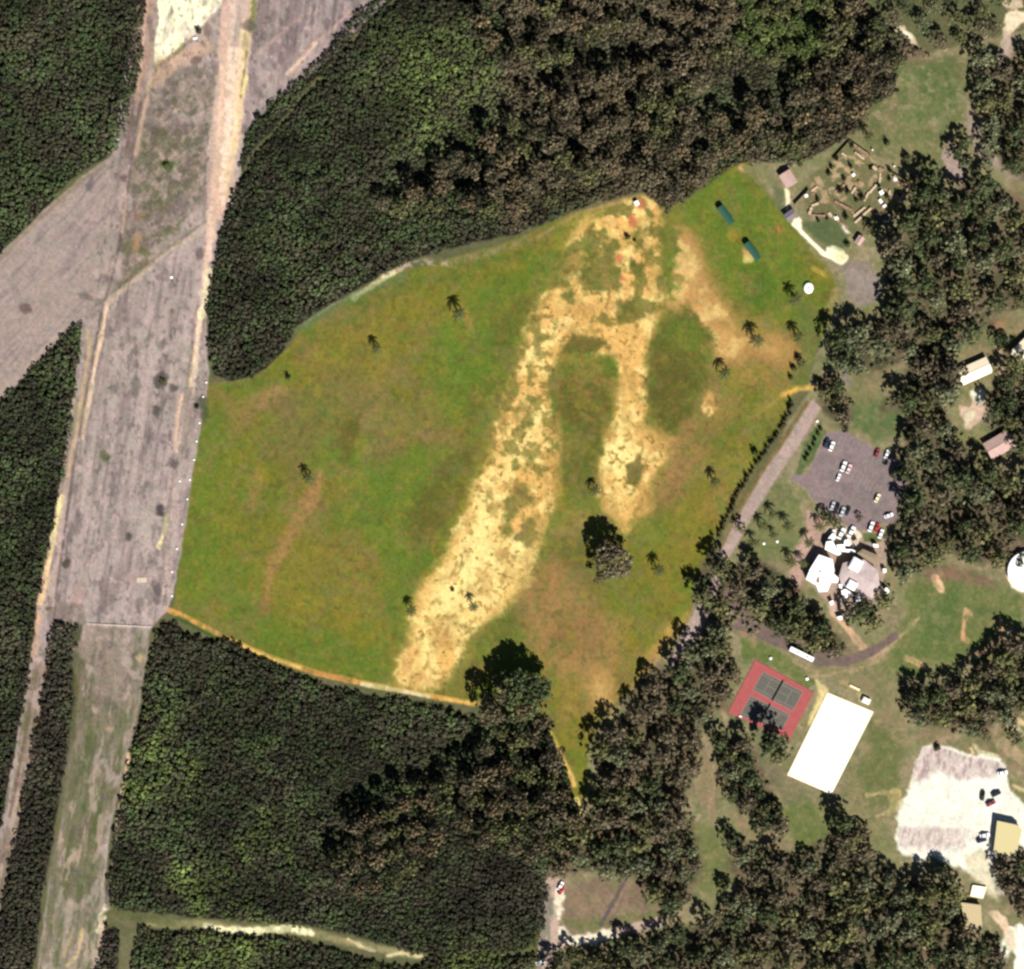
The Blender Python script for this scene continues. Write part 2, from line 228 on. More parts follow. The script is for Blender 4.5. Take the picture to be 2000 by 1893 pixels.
# pale rim north of the field and the sandy track south of it
stroke(O([(685,574),(740,540),(780,517)]), 12, (285,262,205), 5, 4, 1); stroke(O([(590,625),(640,592),(690,566)]), 7, (176,176,140), 6, 3, .8); stroke(O([(575,640),(640,600),(700,565),(780,535)]), 16, (118,138,92), 10, 4, .7)
stroke(O([(770,520),(820,505),(870,510),(960,485),(1020,465)]), 15, (166,146,120), 8, 4, .7, thr=-.2); stroke(O([(775,515),(820,508),(880,512)]), 10, (216,196,172), 5, 4, .8, thr=-.1)
stroke(O([(1040,460),(1120,412),(1235,382)]), 6, (206,160,120), 6, 2, .6)
stroke(O([(405,742),(450,740),(500,726),(560,676)]), 4, (150,140,70), 3, 1, .7)
TR = O([(318,1178),(345,1188),(430,1232),(520,1272),(620,1305),(700,1322),(780,1337),(860,1352),(925,1364)])
stroke(TR, 11, (240,178,96), 4, 1.2, .97); stroke(O([(440,1238),(520,1273),(580,1292)]), 5, (255,226,130), 3, 1, .9); stroke(O([(700,1324),(780,1338),(830,1348)]), 8, (255,240,190), 3, 1, .95); stroke(O([(860,1353),(920,1363)]), 5, (255,214,120), 3, 1, .8); stroke(O([(590,1296),(680,1318)]), 8, (200,140,86), 4, 1, .6)
stroke(O([(345,1196),(430,1242)]), 10, (74,100,44), 5, 2, .8)
stroke(O([(925,1378),(1010,1396)]), 22, (104,112,76), 6, 2, .8)
stroke(O([(1062,1414),(1080,1450),(1100,1490),(1112,1520)]), 9, (255,208,120), 5, 2, .97); stroke(O([(1116,1548),(1124,1576)]), 13, (255,226,150), 7, 2, .97)
stroke(O([(1515,765),(1545,752),(1572,750)]), 12, (250,196,100), 7, 2, .95); stroke(O([(1470,800),(1515,765)]), 5, (190,160,80), 5, 2, .6)
stroke(O([(1330,365),(1425,320)]), 5, (130,110,40), 3, 1, .7)
# --- runway and taxiways
patch(RUN, (194,173,168), 4, 2, fine=1.5)
patch(TAX, (190,168,161), 4, 3, fine=1.5)
patch(O([(470,262),(520,205),(600,145),(690,60),(760,-20),(760,-170),(480,-170),(480,0)]), (164,144,145), 6, 3)
rs = box(RUN, 10); rm = sst(.5 - (sdf(RUN, GX[rs], GY[rs]) + 3) / 5)
blend(rs, rm * sst(NS[rs] * 3 - .2) * .55, (216,194,186)); blend(rs, rm * sst(-NS[rs] * 3 - .3) * .6, (140,122,121)); blend(rs, rm * sst(ND[rs] * 2.4 - .1) * .3, (168,154,138))
NF = fbm(GX[rs], GY[rs], 3.2, 1000, 2, 8.5, 22.0); NW = fbm(GX[rs], GY[rs], 30, 1010, 4, 8.5, 2.5); blend(rs, rm * sst(NF * 3 - 1.1) * .28, (124,106,106)); blend(rs, rm * sst(-NF * 3 - 1.1) * .28, (228,206,196)); blend(rs, rm * sst(NW * 3.5 - .5) * .6, (212,190,182)); blend(rs, rm * sst(-NW * 3.5 - .7) * .5, (146,128,126))
blend(rs, rm * sst(NC[rs] * 3 - 1.2) * .3, (118,104,100)); blend(rs, rm * sst(NB[rs] * 4 - 1.6) * .5, (226,204,190))
ts = box(TAX, 10); tm = sst(.5 - (sdf(TAX, GX[ts], GY[ts]) + 4) / 5)
blend(ts, tm * sst(NT[ts] * 2.5 - .2) * .5, (140,126,128)); blend(ts, tm * sst(-NT[ts] * 2.5) * .4, (188,164,152)); blend(ts, tm * sst(NB[ts] * 2 - .5) * .4, (150,134,116)); NF2 = fbm(GX[ts], GY[ts], 4, 1030, 3, 40, 10); blend(ts, tm * sst(NF2 * 3 - .9) * .3, (136,118,120)); blend(ts, tm * sst(-NF2 * 3 - .9) * .3, (214,190,176))
RP = [
 ((152,136,126), [(262,160),(330,125),(420,130),(410,360),(380,420),(300,480),(225,560),(240,420),(255,300)], 14, 6, .85),
 ((118,112,84), [(290,250),(400,240),(390,360),(280,420),(250,360)], 22, 10, .6), ((124,116,88), [(240,470),(360,430),(310,500),(226,570)], 10, 6, .7),
 ((300,290,245), [(316,-170),(425,-170),(428,10),(405,40),(380,66),(345,92),(318,116),(302,122),(304,60)], 6, 5, 1.0),
 ((200,160,140), [(262,0),(300,0),(292,120),(270,200),(255,190)], 6, 3, .8), ((232,190,160), [(300,120),(330,105),(380,80),(400,60),(410,100),(350,130),(300,170),(280,180)], 10, 5, .7),
 ((158,142,124), [(130,1205),(290,1215),(280,1280),(260,1400),(140,1400),(150,1300)], 16, 8, .8),
 ((136,128,104), [(150,1340),(262,1370),(235,1480),(205,1620),(195,1720),(90,1740),(116,1590)], 22, 10, .85),
 ((124,122,90), [(125,1500),(210,1520),(190,1720),(186,1900),(70,1900),(100,1700)], 22, 12, .6),
 ((78,88,52), [(108,1205),(160,1208),(158,1240),(120,1260)], 10, 5, .8), ((96,98,62), [(130,1250),(165,1280),(160,1400),(140,1440)], 12, 5, .7),
 ((120,102,92), [(108,1160),(160,1170),(165,1205),(108,1200)], 12, 5, .5),
 ((146,120,104), [(60,1300),(104,1240),(80,1420),(40,1600),(0,1760),(-20,1740),(20,1560)], 6, 3, .6),
 ((130,124,92), [(206,1765),(260,1772),(262,1800),(232,1815),(228,2060),(250,2060),(262,1830),(300,1800),(240,1795)], 6, 3, .8),
]
for c, p, so, am, a in RP: patch(O(p), c, so, am, a, fine=3)
blend(rs, rm * sst(fbm(GX[rs], GY[rs], 11, 400, 3) * 2.4 - .95) * sst((GY[rs] - 0) / 300) * .35, (112,116,74))
blend(rs, rm * sst((GY[rs] - 1300) / 200) * sst(-NS[rs] * 3) * .6, (96,106,60))
RS = [
 ([(470,-20),(458,80),(446,180),(434,280),(428,380)], 52, (212,184,170), .8), ([(452,-20),(440,100),(432,200)], 10, (244,212,190), .8), ([(474,40),(462,120),(455,200),(446,290)], 9, (250,216,176), .8), ([(492,-20),(480,60),(470,130)], 9, (112,116,72), .75), ([(430,240),(424,320),(414,400),(404,480)], 16, (236,198,176), .8), ([(410,410),(402,480),(394,560),(388,640)], 7, (236,204,184), .6), ([(300,130),(340,104),(372,76)], 8, (130,120,76), .6), ([(345,850),(330,950),(316,1060),(306,1160)], 10, (200,178,172), .5),
 ([(452,100),(440,220),(430,330),(424,400)], 22, (250,218,192), .9), ([(474,100),(462,200),(450,290)], 14, (262,226,178), .9), ([(402,500),(392,580),(380,680),(366,770),(354,850)], 12, (240,208,190), .75), ([(346,860),(334,960),(322,1060),(316,1150)], 9, (236,206,190), .6), ([(412,400),(404,500)], 14, (240,206,186), .8), ([(200,700),(186,800),(170,900),(158,1000)], 8, (198,176,170), .5), ([(240,760),(222,900),(206,1040)], 6, (142,126,124), .5), ([(290,700),(268,860),(250,1000),(240,1100)], 8, (196,174,168), .4),([(214,840),(200,960),(186,1080)], 4, (128,110,110), .5),
 ([(266,0),(256,190),(245,300)], 9, (120,90,84), .6), ([(284,0),(272,130),(262,220)], 6, (226,180,158), .7), ([(292,150),(274,240),(262,300)], 7, (216,180,150), .7),
 ([(272,200),(262,250),(252,330),(244,400),(226,500),(210,560),(196,605),(184,680),(160,800),(143,900),(128,1010),(110,1140),(102,1230)], 3.5, (112,90,86), .85),
 ([(246,380),(236,450)], 4, (226,184,160), .7), ([(208,590),(196,650),(182,720),(168,800),(160,850)], 7, (250,212,178), .9),
 ([(170,640),(172,680),(160,760),(146,850),(132,920)], 7, (206,172,132), .8), ([(152,760),(136,860),(120,960)], 5, (150,140,92), .6),
 ([(118,962),(106,1030),(97,1090)], 9, (255,232,160), 1), ([(96,1085),(86,1140),(80,1165)], 10, (255,220,170), .95), ([(94,1060),(78,1170)], 12, (232,176,140), .4), ([(76,1190),(66,1270)], 10, (232,180,140), .7), ([(140,860),(122,980),(112,1080),(100,1160)], 6, (200,170,158), .7),
 ([(438,0),(430,120),(428,200),(420,290),(415,360),(422,420)], 16, (220,180,160), .85), ([(430,130),(424,260)], 7, (246,208,176), .8), ([(490,0),(478,90),(468,150),(462,250),(450,300),(440,350),(440,380)], 11, (236,200,160), .8), ([(492,0),(486,60)], 8, (110,120,66), .7), ([(478,100),(466,190)], 4, (120,124,78), .8),
 ([(478,150),(470,180)], 8, (255,228,160), .9), ([(455,350),(440,390),(424,420)], 9, (226,184,160), .8), ([(414,360),(404,460),(396,540)], 12, (222,184,164), .7),
 ([(404,525),(396,590),(388,615)], 13, (255,238,188), 1), ([(384,620),(376,690),(368,745)], 6, (246,214,172), .95), ([(378,615),(372,680),(362,750)], 4, (124,112,90), .7), ([(352,765),(345,800),(338,870)], 7, (236,196,168), .85), ([(324,998),(318,1030),(308,1060)], 7, (255,238,180), .97), ([(345,960),(335,1060),(325,1150)], 8, (206,178,172), .6),
 ([(365,760),(358,860),(340,900),(322,1010),(318,1090),(305,1150)], 12, (126,112,106), .5),
 ([(400,440),(320,490),(260,540),(205,590)], 9, (206,178,160), .8), ([(395,430),(300,500),(222,562)], 6, (112,104,78), .5),
 ([(560,145),(600,90),(640,60),(680,20)], 5, (216,176,152), .7), ([(556,142),(590,110),(612,84)], 5, (246,206,180), .8), ([(500,105),(560,50),(600,20)], 6, (196,166,150), .6), ([(500,170),(560,115),(600,90)], 5, (186,156,146), .5),
 ([(170,1210),(210,1211),(290,1213)], 2, (216,180,170), .9), ([(102,1230),(84,1320),(66,1420),(40,1560),(10,1690)], 4, (196,164,148), .6), ([(70,1280),(46,1440),(20,1580)], 4, (120,86,76), .6),
 ([(160,1300),(150,1450),(130,1560),(108,1700),(96,1780),(80,1876)], 10, (158,138,124), .7), ([(250,1460),(236,1540),(228,1600)], 7, (250,204,170), .95), ([(228,1600),(214,1700),(210,1760)], 5, (190,160,150), .8), ([(202,1760),(196,1800)], 13, (255,240,206), 1), ([(200,1780),(184,1876)], 6, (206,170,150), .8), ([(270,1340),(250,1450)], 7, (180,156,148), .7), ([(160,1800),(150,1850),(130,1870)], 6, (236,196,140), .7), ([(137,1818),(124,1850)], 8, (200,160,120), .6),
 ([(200,1320),(190,1400)], 6, (150,130,120), .5), ([(270,1230),(262,1290)], 9, (90,100,60), .5), ([(0,760),(70,690),(130,630)], 5, (196,166,146), .5), ([(0,500),(80,420),(150,356),(200,322)], 7, (150,132,100), .6),
]
MED = O([(262,160),(300,150),(425,120),(412,360),(385,430),(300,500),(225,565),(240,420),(255,300)]); ms = box(MED, 6); mm = sst(.5 - (sdf(MED, GX[ms], GY[ms]) + 8) / 20)
for sc, sd, th, c, a in ((26,1301,.15,(178,156,146),.7),(12,1305,.2,(198,172,156),.55),(9,1311,.25,(104,104,74),.55),(18,1315,.25,(116,106,98),.5),(5,1319,.35,(214,190,172),.5)):
    blend(ms, mm * sst((fbm(GX[ms], GY[ms], sc, sd, 3, 45, 1.6) - th) * 4 + .5) * a, c)
for sc, sd, th, c, a in ((16,1331,.32,(120,106,106),.45),(7,1335,.4,(112,98,96),.5),(22,1341,.3,(214,192,184),.5)):
    blend(rs, rm * sst((fbm(GX[rs], GY[rs], sc, sd, 3, 8.5, 1.6) - th) * 4 + .5) * a, c)
for p, wd, c, a in RS: stroke(O(p), wd * 1.15, np.minimum(np.array(c) * (1.12 if sum(c) > 500 else 1), 290), 5, 2.6 if wd < 8 else 5.5, a)
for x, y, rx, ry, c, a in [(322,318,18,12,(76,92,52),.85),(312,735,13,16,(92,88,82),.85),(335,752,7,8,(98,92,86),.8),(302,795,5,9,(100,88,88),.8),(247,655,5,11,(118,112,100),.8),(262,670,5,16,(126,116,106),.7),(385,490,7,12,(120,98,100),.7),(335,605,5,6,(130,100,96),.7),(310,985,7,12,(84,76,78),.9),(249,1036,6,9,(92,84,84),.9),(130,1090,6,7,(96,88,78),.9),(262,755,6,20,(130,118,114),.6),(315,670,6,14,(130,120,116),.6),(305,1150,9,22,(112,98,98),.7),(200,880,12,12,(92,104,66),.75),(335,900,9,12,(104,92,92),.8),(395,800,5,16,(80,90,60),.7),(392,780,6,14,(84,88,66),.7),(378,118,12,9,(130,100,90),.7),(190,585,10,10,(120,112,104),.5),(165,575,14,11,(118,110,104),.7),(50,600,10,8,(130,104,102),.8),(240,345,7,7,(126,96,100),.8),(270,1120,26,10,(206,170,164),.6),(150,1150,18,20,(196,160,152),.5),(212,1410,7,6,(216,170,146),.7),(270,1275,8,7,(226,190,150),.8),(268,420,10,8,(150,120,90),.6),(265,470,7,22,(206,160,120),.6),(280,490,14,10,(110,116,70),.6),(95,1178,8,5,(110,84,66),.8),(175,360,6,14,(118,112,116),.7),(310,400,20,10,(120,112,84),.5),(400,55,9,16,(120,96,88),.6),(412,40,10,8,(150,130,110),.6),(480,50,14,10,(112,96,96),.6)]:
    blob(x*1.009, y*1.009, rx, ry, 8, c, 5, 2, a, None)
ng = fbm(GX[rs], GY[rs], 12, 1040, 4, 8.5, 4); low_ = sst((GY[rs] - 1230) / 120)
blend(rs, rm * low_ * sst(ng * 4 - .8) * .6, (106,112,74)); blend(rs, rm * low_ * sst(-ng * 4 - .7) * .8, (202,178,160)); blend(rs, rm * low_ * sst(fbm(GX[rs], GY[rs], 3, 1050, 2, 8.5, 20) * 3 - 1) * .5, (184,158,140))
# bottom sandy bank
stroke(O([(290,1785),(345,1790),(400,1788),(470,1800),(540,1798),(600,1805),(680,1825),(740,1838),(820,1850)]), 16, (176,164,118), 8, 3, .9)
stroke(O([(205,1768),(260,1775),(330,1785)]), 14, (112,112,72), 8, 3, .9)
stroke(O([(400,1793),(450,1800),(500,1802),(560,1796),(605,1806)]), 13, (290,278,225), 5, 5, 1); stroke(O([(672,1818),(700,1832),(725,1842)]), 8, (246,226,180), 5, 3, .95); stroke(O([(750,1850),(775,1845),(820,1852)]), 8, (250,232,180), 5, 3, .95); stroke(O([(840,1846),(900,1852)]), 9, (96,100,66), 5, 2, .9)
# --- east: roads, lot, yards, lawns
ROAD = O([(1572,772),(1588,790),(1560,840),(1510,915),(1462,990),(1430,1045),(1408,1085),(1378,1180),(1345,1240),(1310,1300),(1290,1296),(1320,1230),(1352,1170),(1385,1090),(1400,1056),(1430,1000),(1475,920),(1530,840)])
LOT = Z(1540,830,.12257,[(640,110),(900,100),(1650,540),(1900,640),(1900,1300),(1650,1560),(1400,1560),(1150,1700),(900,1560),(560,1330),(400,1180),(300,1020),(60,880),(60,800),(300,790),(450,480),(560,220)])
LOOP = O([(1420,1215),(1470,1235),(1530,1262),(1580,1288),(1640,1290),(1690,1270),(1740,1235),(1735,1222),(1690,1250),(1640,1270),(1585,1262),(1530,1230),(1480,1210),(1440,1180),(1425,1160),(1395,1130)])
YARD = Z(1740,1440,.13859,[(440,90),(700,100),(1050,230),(1500,300),(1640,400),(1640,560),(1700,820),(1850,950),(2200,1050),(2200,2300),(1500,2200),(1100,1950),(820,1780),(600,1700),(380,1800),(100,1600),(60,1380),(130,1000),(230,660),(330,350)])
D1 = O([(1630,510),(1680,500),(1700,530),(1700,580),(1660,590),(1640,570)])
LAWN = [
 ((104,116,66), [(1530,560),(1600,620),(1560,760),(1530,740),(1560,650)], 8, 4, .5),
 ((98,116,70), [(1640,780),(1690,760),(1740,790),(1750,840),(1700,850),(1650,830)], 14, 6, .85), ((130,118,86), [(1640,730),(1720,700),(1740,740),(1700,780),(1640,790)], 14, 6, .6),
 ((92,110,66), [(1585,805),(1600,835),(1565,905),(1535,940),(1530,925),(1560,860)], 5, 2, .95), ((120,124,80), [(1500,930),(1530,950),(1560,990),(1560,1050),(1520,1090),(1450,1080),(1450,1010)], 10, 5, .85),
 ((196,160,144), [(1560,985),(1600,1010),(1590,1060),(1565,1100),(1545,1150),(1525,1120),(1540,1060),(1560,1030)], 7, 3, .9),
 ((108,118,66), [(1755,1130),(1830,1110),(1910,1130),(1982,1150),(1982,1210),(1880,1260),(1840,1310),(1780,1310),(1700,1300),(1720,1260),(1750,1200)], 16, 6, .85), ((92,112,64), [(1790,1150),(1870,1130),(1900,1180),(1850,1230),(1770,1260),(1760,1200)], 18, 8, .6),
 ((136,108,88), [(1790,1100),(1850,1095),(1920,1120),(1930,1140),(1860,1125),(1790,1125)], 8, 3, .9),
 ((140,128,92), [(1560,1290),(1730,1300),(1760,1400),(1740,1560),(1700,1640),(1560,1640),(1500,1560),(1620,1540),(1700,1370)], 16, 6, .6),
 ((110,116,70), [(1690,1400),(1750,1440),(1740,1560),(1680,1560),(1660,1500)], 16, 8, .8), ((108,120,64), [(1510,1560),(1620,1560),(1640,1620),(1560,1650),(1530,1620)], 12, 6, .85), ((110,120,66),[(1430,1230),(1520,1270),(1580,1320),(1560,1330),(1480,1280),(1440,1270)], 7, 3, .9),
 ((150,130,100), [(1340,1420),(1380,1440),(1400,1520),(1390,1600),(1350,1560),(1345,1480)], 10, 5, .8), ((120,122,76), [(1340,1590),(1400,1600),(1420,1700),(1400,1750),(1350,1720),(1330,1650)], 10, 6, .9), ((150,128,100), [(1400,1560),(1480,1600),(1540,1640),(1520,1660),(1440,1620)], 7, 3, .8),
 ((142,118,100), [(1090,1720),(1180,1690),(1240,1710),(1280,1760),(1270,1790),(1180,1800),(1090,1810)], 8, 4, .9), ((112,112,72), [(1085,1780),(1180,1775),(1280,1762),(1282,1775),(1120,1808)], 8, 3, .7),
 ((200,172,156), [(1050,1690),(1085,1700),(1088,1790),(1110,1810),(1280,1775),(1285,1792),(1120,1830),(1070,1840),(1060,1900),(1035,1900),(1040,1830),(1052,1780)], 5, 2, .95), ((146,134,126), [(1050,1700),(1070,1720),(1068,1790),(1050,1880),(1038,1880),(1046,1800)], 6, 2, .8), ((255,240,214), [(1076,1722),(1090,1722),(1086,1790),(1100,1812),(1180,1800),(1200,1815),(1150,1830),(1090,1830),(1076,1790)], 5, 3, .95),
 ((110,108,66), [(1016,1840),(1038,1790),(1046,1800),(1038,1880),(1020,2000),(1010,1990)], 5, 2, .9),
 ((226,200,170), [(1730,65),(1750,50),(1770,70),(1780,92),(1755,80)], 5, 4, 1), ((255,240,214), [(1740,62),(1758,56),(1764,74),(1748,76)], 4, 3, 1), ((140,116,96), [(1740,85),(1790,90),(1800,120),(1760,120)], 8, 3, .8),
 ((255,230,196), [(1946,28),(1982,20),(2010,30),(1975,50),(1958,60),(1950,105),(1940,100)], 6, 4, 1), ((190,164,150), [(1945,60),(1965,70),(1960,110),(1940,130),(1925,240),(1912,210),(1925,150)], 6, 3, .7), ((216,186,156), [(1650,0),(1662,0),(1660,22),(1652,18)], 4, 2, .9), ((240,210,180),[(1940,5),(1982,0),(1982,15),(1950,18)],5,3,.8),
 ((176,150,142), [(1870,190),(1900,240),(1920,290),(1960,330),(1982,340),(1982,360),(1930,330),(1890,300),(1870,250)], 8, 3, .6), ((186,158,150), [(1836,270),(1862,290),(1864,340),(1880,370),(1860,370),(1832,330),(1820,300)], 7, 3, .85),
 ((160,142,116), [(1850,180),(1872,185),(1875,205),(1860,202)], 5, 2, .6),
 ((136,122,90), [(1880,640),(1950,600),(1982,620),(1982,700),(1920,740),(1850,720),(1850,670)], 12, 6, .8), ((176,130,100), [(1920,620),(1950,615),(1945,640),(1925,640)], 8, 3, .7),
 ((206,178,140), [(1926,665),(1940,670),(1950,720),(1930,745),(1925,700)], 7, 3, .7),
 ((122,122,76), [(1850,830),(1900,840),(1920,900),(1870,900)], 12, 6, .7), ((128,116,86), [(1900,900),(1982,900),(1982,960),(1930,950)], 10, 5, .7),
 ((150,126,96), [(1960,940),(1982,950),(1982,1060),(1970,1040)], 8, 3, .7),
 ((170,140,112), [(1560,1180),(1620,1200),(1690,1260),(1660,1275),(1620,1230)], 7, 3, .3),
 ((120,110,88),[(1450,1330),(1500,1440),(1540,1480),(1560,1540),(1520,1560),(1460,1480)],10,5,.5),
]
for sc, sd, th, c, a in ((50,1100,.05,(134,140,92),.5),(30,1105,.15,(158,140,108),.5),(16,1110,.22,(112,124,78),.35),(11,1115,.3,(204,176,146),.45),(70,1120,.15,(148,140,102),.4)):
    blend(ep, em * sst((fbm(GX[ep], GY[ep], sc, sd, 4) - th) * 3.5 + .5) * a, c)
for c, p, so, am, a in LAWN: patch(O(p), np.minimum(np.array(c) * 1.06 + 3, 275), so * (1.4 if so > 6 else 1), am, min(1, a * 1.08), fine=5)
for p, c, wd, a in [([(1880,1190),(1870,1180),(1862,1235),(1872,1240)],(206,160,120),9,.8),([(1888,1265),(1920,1255),(1940,1225),(1935,1200)],(196,152,116),8,.7),([(1755,1275),(1790,1290),(1800,1300)],(214,170,130),9,.7),([(1780,1195),(1730,1245),(1700,1268)],(190,160,124),7,.7),([(1610,1185),(1640,1215),(1670,1255),(1690,1270)],(216,172,140),11,.95),([(1600,1130),(1612,1180)],(226,186,150),6,.8),([(1812,1120),(1822,1140)],(226,184,146),14,.8),([(1560,1310),(1600,1308),(1650,1300),(1700,1280)],(186,160,126),3,.8),([(1680,1540),(1740,1530),(1745,1560),(1700,1580)],(206,178,130),7,.6),([(1880,1450),(1890,1480)],(240,206,160),8,.8),([(1630,1320),(1650,1330)],(176,146,110),8,.6),([(1960,1385),(1982,1400)],(226,196,150),12,.7),([(1940,1440),(1982,1470)],(190,160,130),20,.6),([(1950,1400),(1975,1420)],(240,214,180),12,.5),([(1960,1520),(1982,1530)],(216,196,140),8,.6),
    ([(1460,1235),(1530,1225)],(150,118,100),14,.8),([(1430,1200),(1440,1225)],(170,128,104),12,.7),([(1375,1340),(1400,1380),(1408,1400)],(176,146,120),8,.7),([(1370,1440),(1385,1500),(1372,1560)],(168,138,120),10,.6),([(1180,1790),(1212,1725)],(112,98,92),7,.8),([(1925,1880),(1950,1830),(1975,1800),(1982,1870)],(290,275,240),22,1),([(1955,1800),(1975,1850),(1970,1900)],(290,275,240),18,1),([(1925,1770),(1945,1790),(1960,1830)],(240,206,176),16,.7),
    ([(1250,1720),(1275,1750)],(170,136,116),8,.5),([(1575,520),(1600,535)],(216,176,90),7,.6),([(1620,560),(1605,600)],(176,150,110),12,.4),([(1640,540),(1700,545)],(178,160,160),34,.0)]:
    stroke(O(p), wd * 1.15, np.minimum(np.array(c) * 1.12, 290), 5, 4, min(1, a + .25))
for sc, sd, th, c, a in ((22,1201,.22,(170,152,112),.35),(13,1205,.28,(104,124,70),.35),(8,1211,.3,(186,160,124),.3),(40,1215,.2,(134,136,88),.4)):
    blend(ep, em * (ALB[ep][..., 0] < 178) * sst((fbm(GX[ep], GY[ep], sc, sd, 3) - th) * 3.5 + .5) * a, c)
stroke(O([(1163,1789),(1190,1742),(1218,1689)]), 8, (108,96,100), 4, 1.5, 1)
patch(D1, (176,156,152), 14, 8, .85); patch(D1, (140,130,112), 8, 6, .6, thr=.15); patch(O([(1620,680),(1640,690),(1650,760),(1625,740)]), (150,136,136), 8, 4, .7)
patch(ROAD, (200,174,164), 4, 1.2, fine=1); stroke(O([(1562,780),(1524,840),(1470,920),(1425,1000),(1400,1055)]), 9, (134,104,60), 8, 3, .8)
patch(LOT, (160,140,140), 3.5, 1, fine=1); lt = box(LOT, 4); lm = sst(.5 - sdf(LOT, GX[lt], GY[lt]) / 3)
blend(lt, lm * sst(ND[lt] * 2 + .2) * .4, (170,152,140)); blend(lt, lm * sst(NB[lt] * 2) * .25, (140,122,124)); patch(Z(1540,830,.12257,[(60,800),(300,900),(560,1050),(560,1330),(400,1180),(300,1020),(60,880)]), (206,176,168), 14, 4, .9)
stroke(Z(1540,830,.12257,[(560,220),(450,480),(330,720)]), 3, (206,176,150), 2, .6, .8)
patch(LOOP, (138,116,110), 5, 2, fine=1); stroke(O([(1535,1282),(1570,1298),(1620,1302),(1680,1288),(1720,1260)]), 4, (196,160,134), 3, 1, .8)
patch(YARD, (282,276,258), 9, 6, fine=5); YK = lambda p: Z(1740,1440,.13859,p)
nz1 = fbm(GX, GY, 5, 500, 3, 12, 4)
yb = box(YARD, 2); ym = sst(.5 - (sdf(YARD, GX[yb], GY[yb]) + 5) / 8); ux = (GX[yb] - 1740) / .13859; uy = (GY[yb] - 1440) / .13859
top = sst((560 + .06 * (1600 - ux) + 160 * NA[yb] - uy) / 160); bot = sst((uy - 1210 + 60 * NA[yb]) / 90) * sst((1640 - uy + 90 * NA[yb]) / 150) * sst((1160 - ux + 200 * NB[yb]) / 220)
blend(yb, ym * np.maximum(top, bot * .8) * .85, (240,214,208)); blend(yb, ym * np.maximum(top, bot * .7) * sst(nz1[yb] * 3 + .2) * .8, (190,166,164)); blend(yb, ym * sst(fbm(GX[yb], GY[yb], 6, 540, 3, 12, 5) * 3 - .9) * .35, (226,206,190)); blend(yb, ym * sst(NB[yb] * 4 - 1.7) * .4, (214,190,170))
stroke(YK([(1180,120),(1240,200),(1500,270)]), 8, (255,240,190), 4, 1, .95); patch(YK([(0,700),(180,740),(120,1000),(0,980)]), (216,190,130), 10, 4, .6)
patch(YK([(1100,1950),(1000,1700),(1300,1560),(1400,1800),(1500,2300)]), (255,240,206), 12, 5, .9)
# path and pads at the north clearing
K1 = lambda p: Z(1500,260,.15136,p)
patch(K1([(210,700),(270,740),(290,880),(265,1010),(225,1000),(230,860)]), (285,272,225), 4, .6, fine=1)
PATH = K1([(330,1110),(400,1080),(440,1130),(440,1240),(600,1400),(740,1530),(760,1470),(850,1440),(960,1500),(1030,1600),(1000,1680),(940,1700),(840,1650),(700,1590),(560,1440),(400,1290),(300,1190)])
patch(PATH, (290,282,245), 4, .6, fine=1.5); patch(K1([(860,1480),(960,1510),(1020,1600),(960,1680),(880,1600)]), (280,262,205), 6, 2, .8)
patch(K1([(920,1160),(1000,1190),(1070,1290),(1010,1310),(930,1230)]), (255,240,226), 4, 1, 1)
patch(K1([(60,700),(200,720),(210,1000),(130,1060),(90,900)]), (112,122,86), 8, 2, .7); patch(K1([(420,1150),(900,1100),(1040,1330),(960,1490),(760,1460),(600,1380),(460,1240)]), (98,112,72), 10, 3, .85)
patch(K1([(560,560),(860,240),(1060,120),(1800,650),(1780,900),(1600,1150),(1300,1330),(1080,1300),(900,1080),(500,1000),(480,850)]), (124,116,80), 12, 4, .7); patch(K1([(560,560),(860,240),(1060,120),(1800,650),(1600,1150),(1080,1300),(500,1000)]), (120,124,84), 8, 3, .6, thr=.0, nz=fbm(GX, GY, 13, 520, 3)); patch(K1([(560,600),(900,300),(1300,260),(1780,700),(1700,950),(1400,700),(900,900),(560,900)]), (216,180,144), 6, 3, .85, thr=.1, nz=fbm(GX, GY, 9, 530, 3))
stroke(K1([(650,700),(780,860),(900,1000),(990,1090)]), 3, (176,150,116), 3, .6, .8)
# yard by the gabled houses
K5 = lambda p: Z(1840,620,.15984,p)
patch(K5([(200,1050),(330,1090),(360,1010),(320,930),(420,840),(540,880),(530,1020),(600,1010),(640,1100),(600,1340),(480,1250),(350,1370),(280,1350),(260,1250),(200,1180)]), (240,204,180), 6, 3, .95)
patch(K5([(330,900),(430,850),(530,900),(520,1040),(400,1050)]), (255,252,226), 7, 2, 1); patch(K5([(280,1180),(420,1120),(440,1200),(350,1270),(290,1340)]), (255,240,200), 6, 3, .9); patch(K5([(480,1200),(600,1150),(600,1300),(520,1300)]), (176,150,146), 7, 3, .6)
blob(2004, 1116, 40, 42, 0, (255,250,236), 4, 1, 1)
patch(Z(1400,1240,.17058,[(1140,520),(1280,620),(1270,700),(1100,1010),(1040,1040),(1060,900),(1160,700)]), (250,226,160), 7, 2, .95)
patch(Z(1400,1240,.17058,[(1600,640),(1780,720),(1760,820),(1640,760)]), (226,196,146), 8, 2, .8)
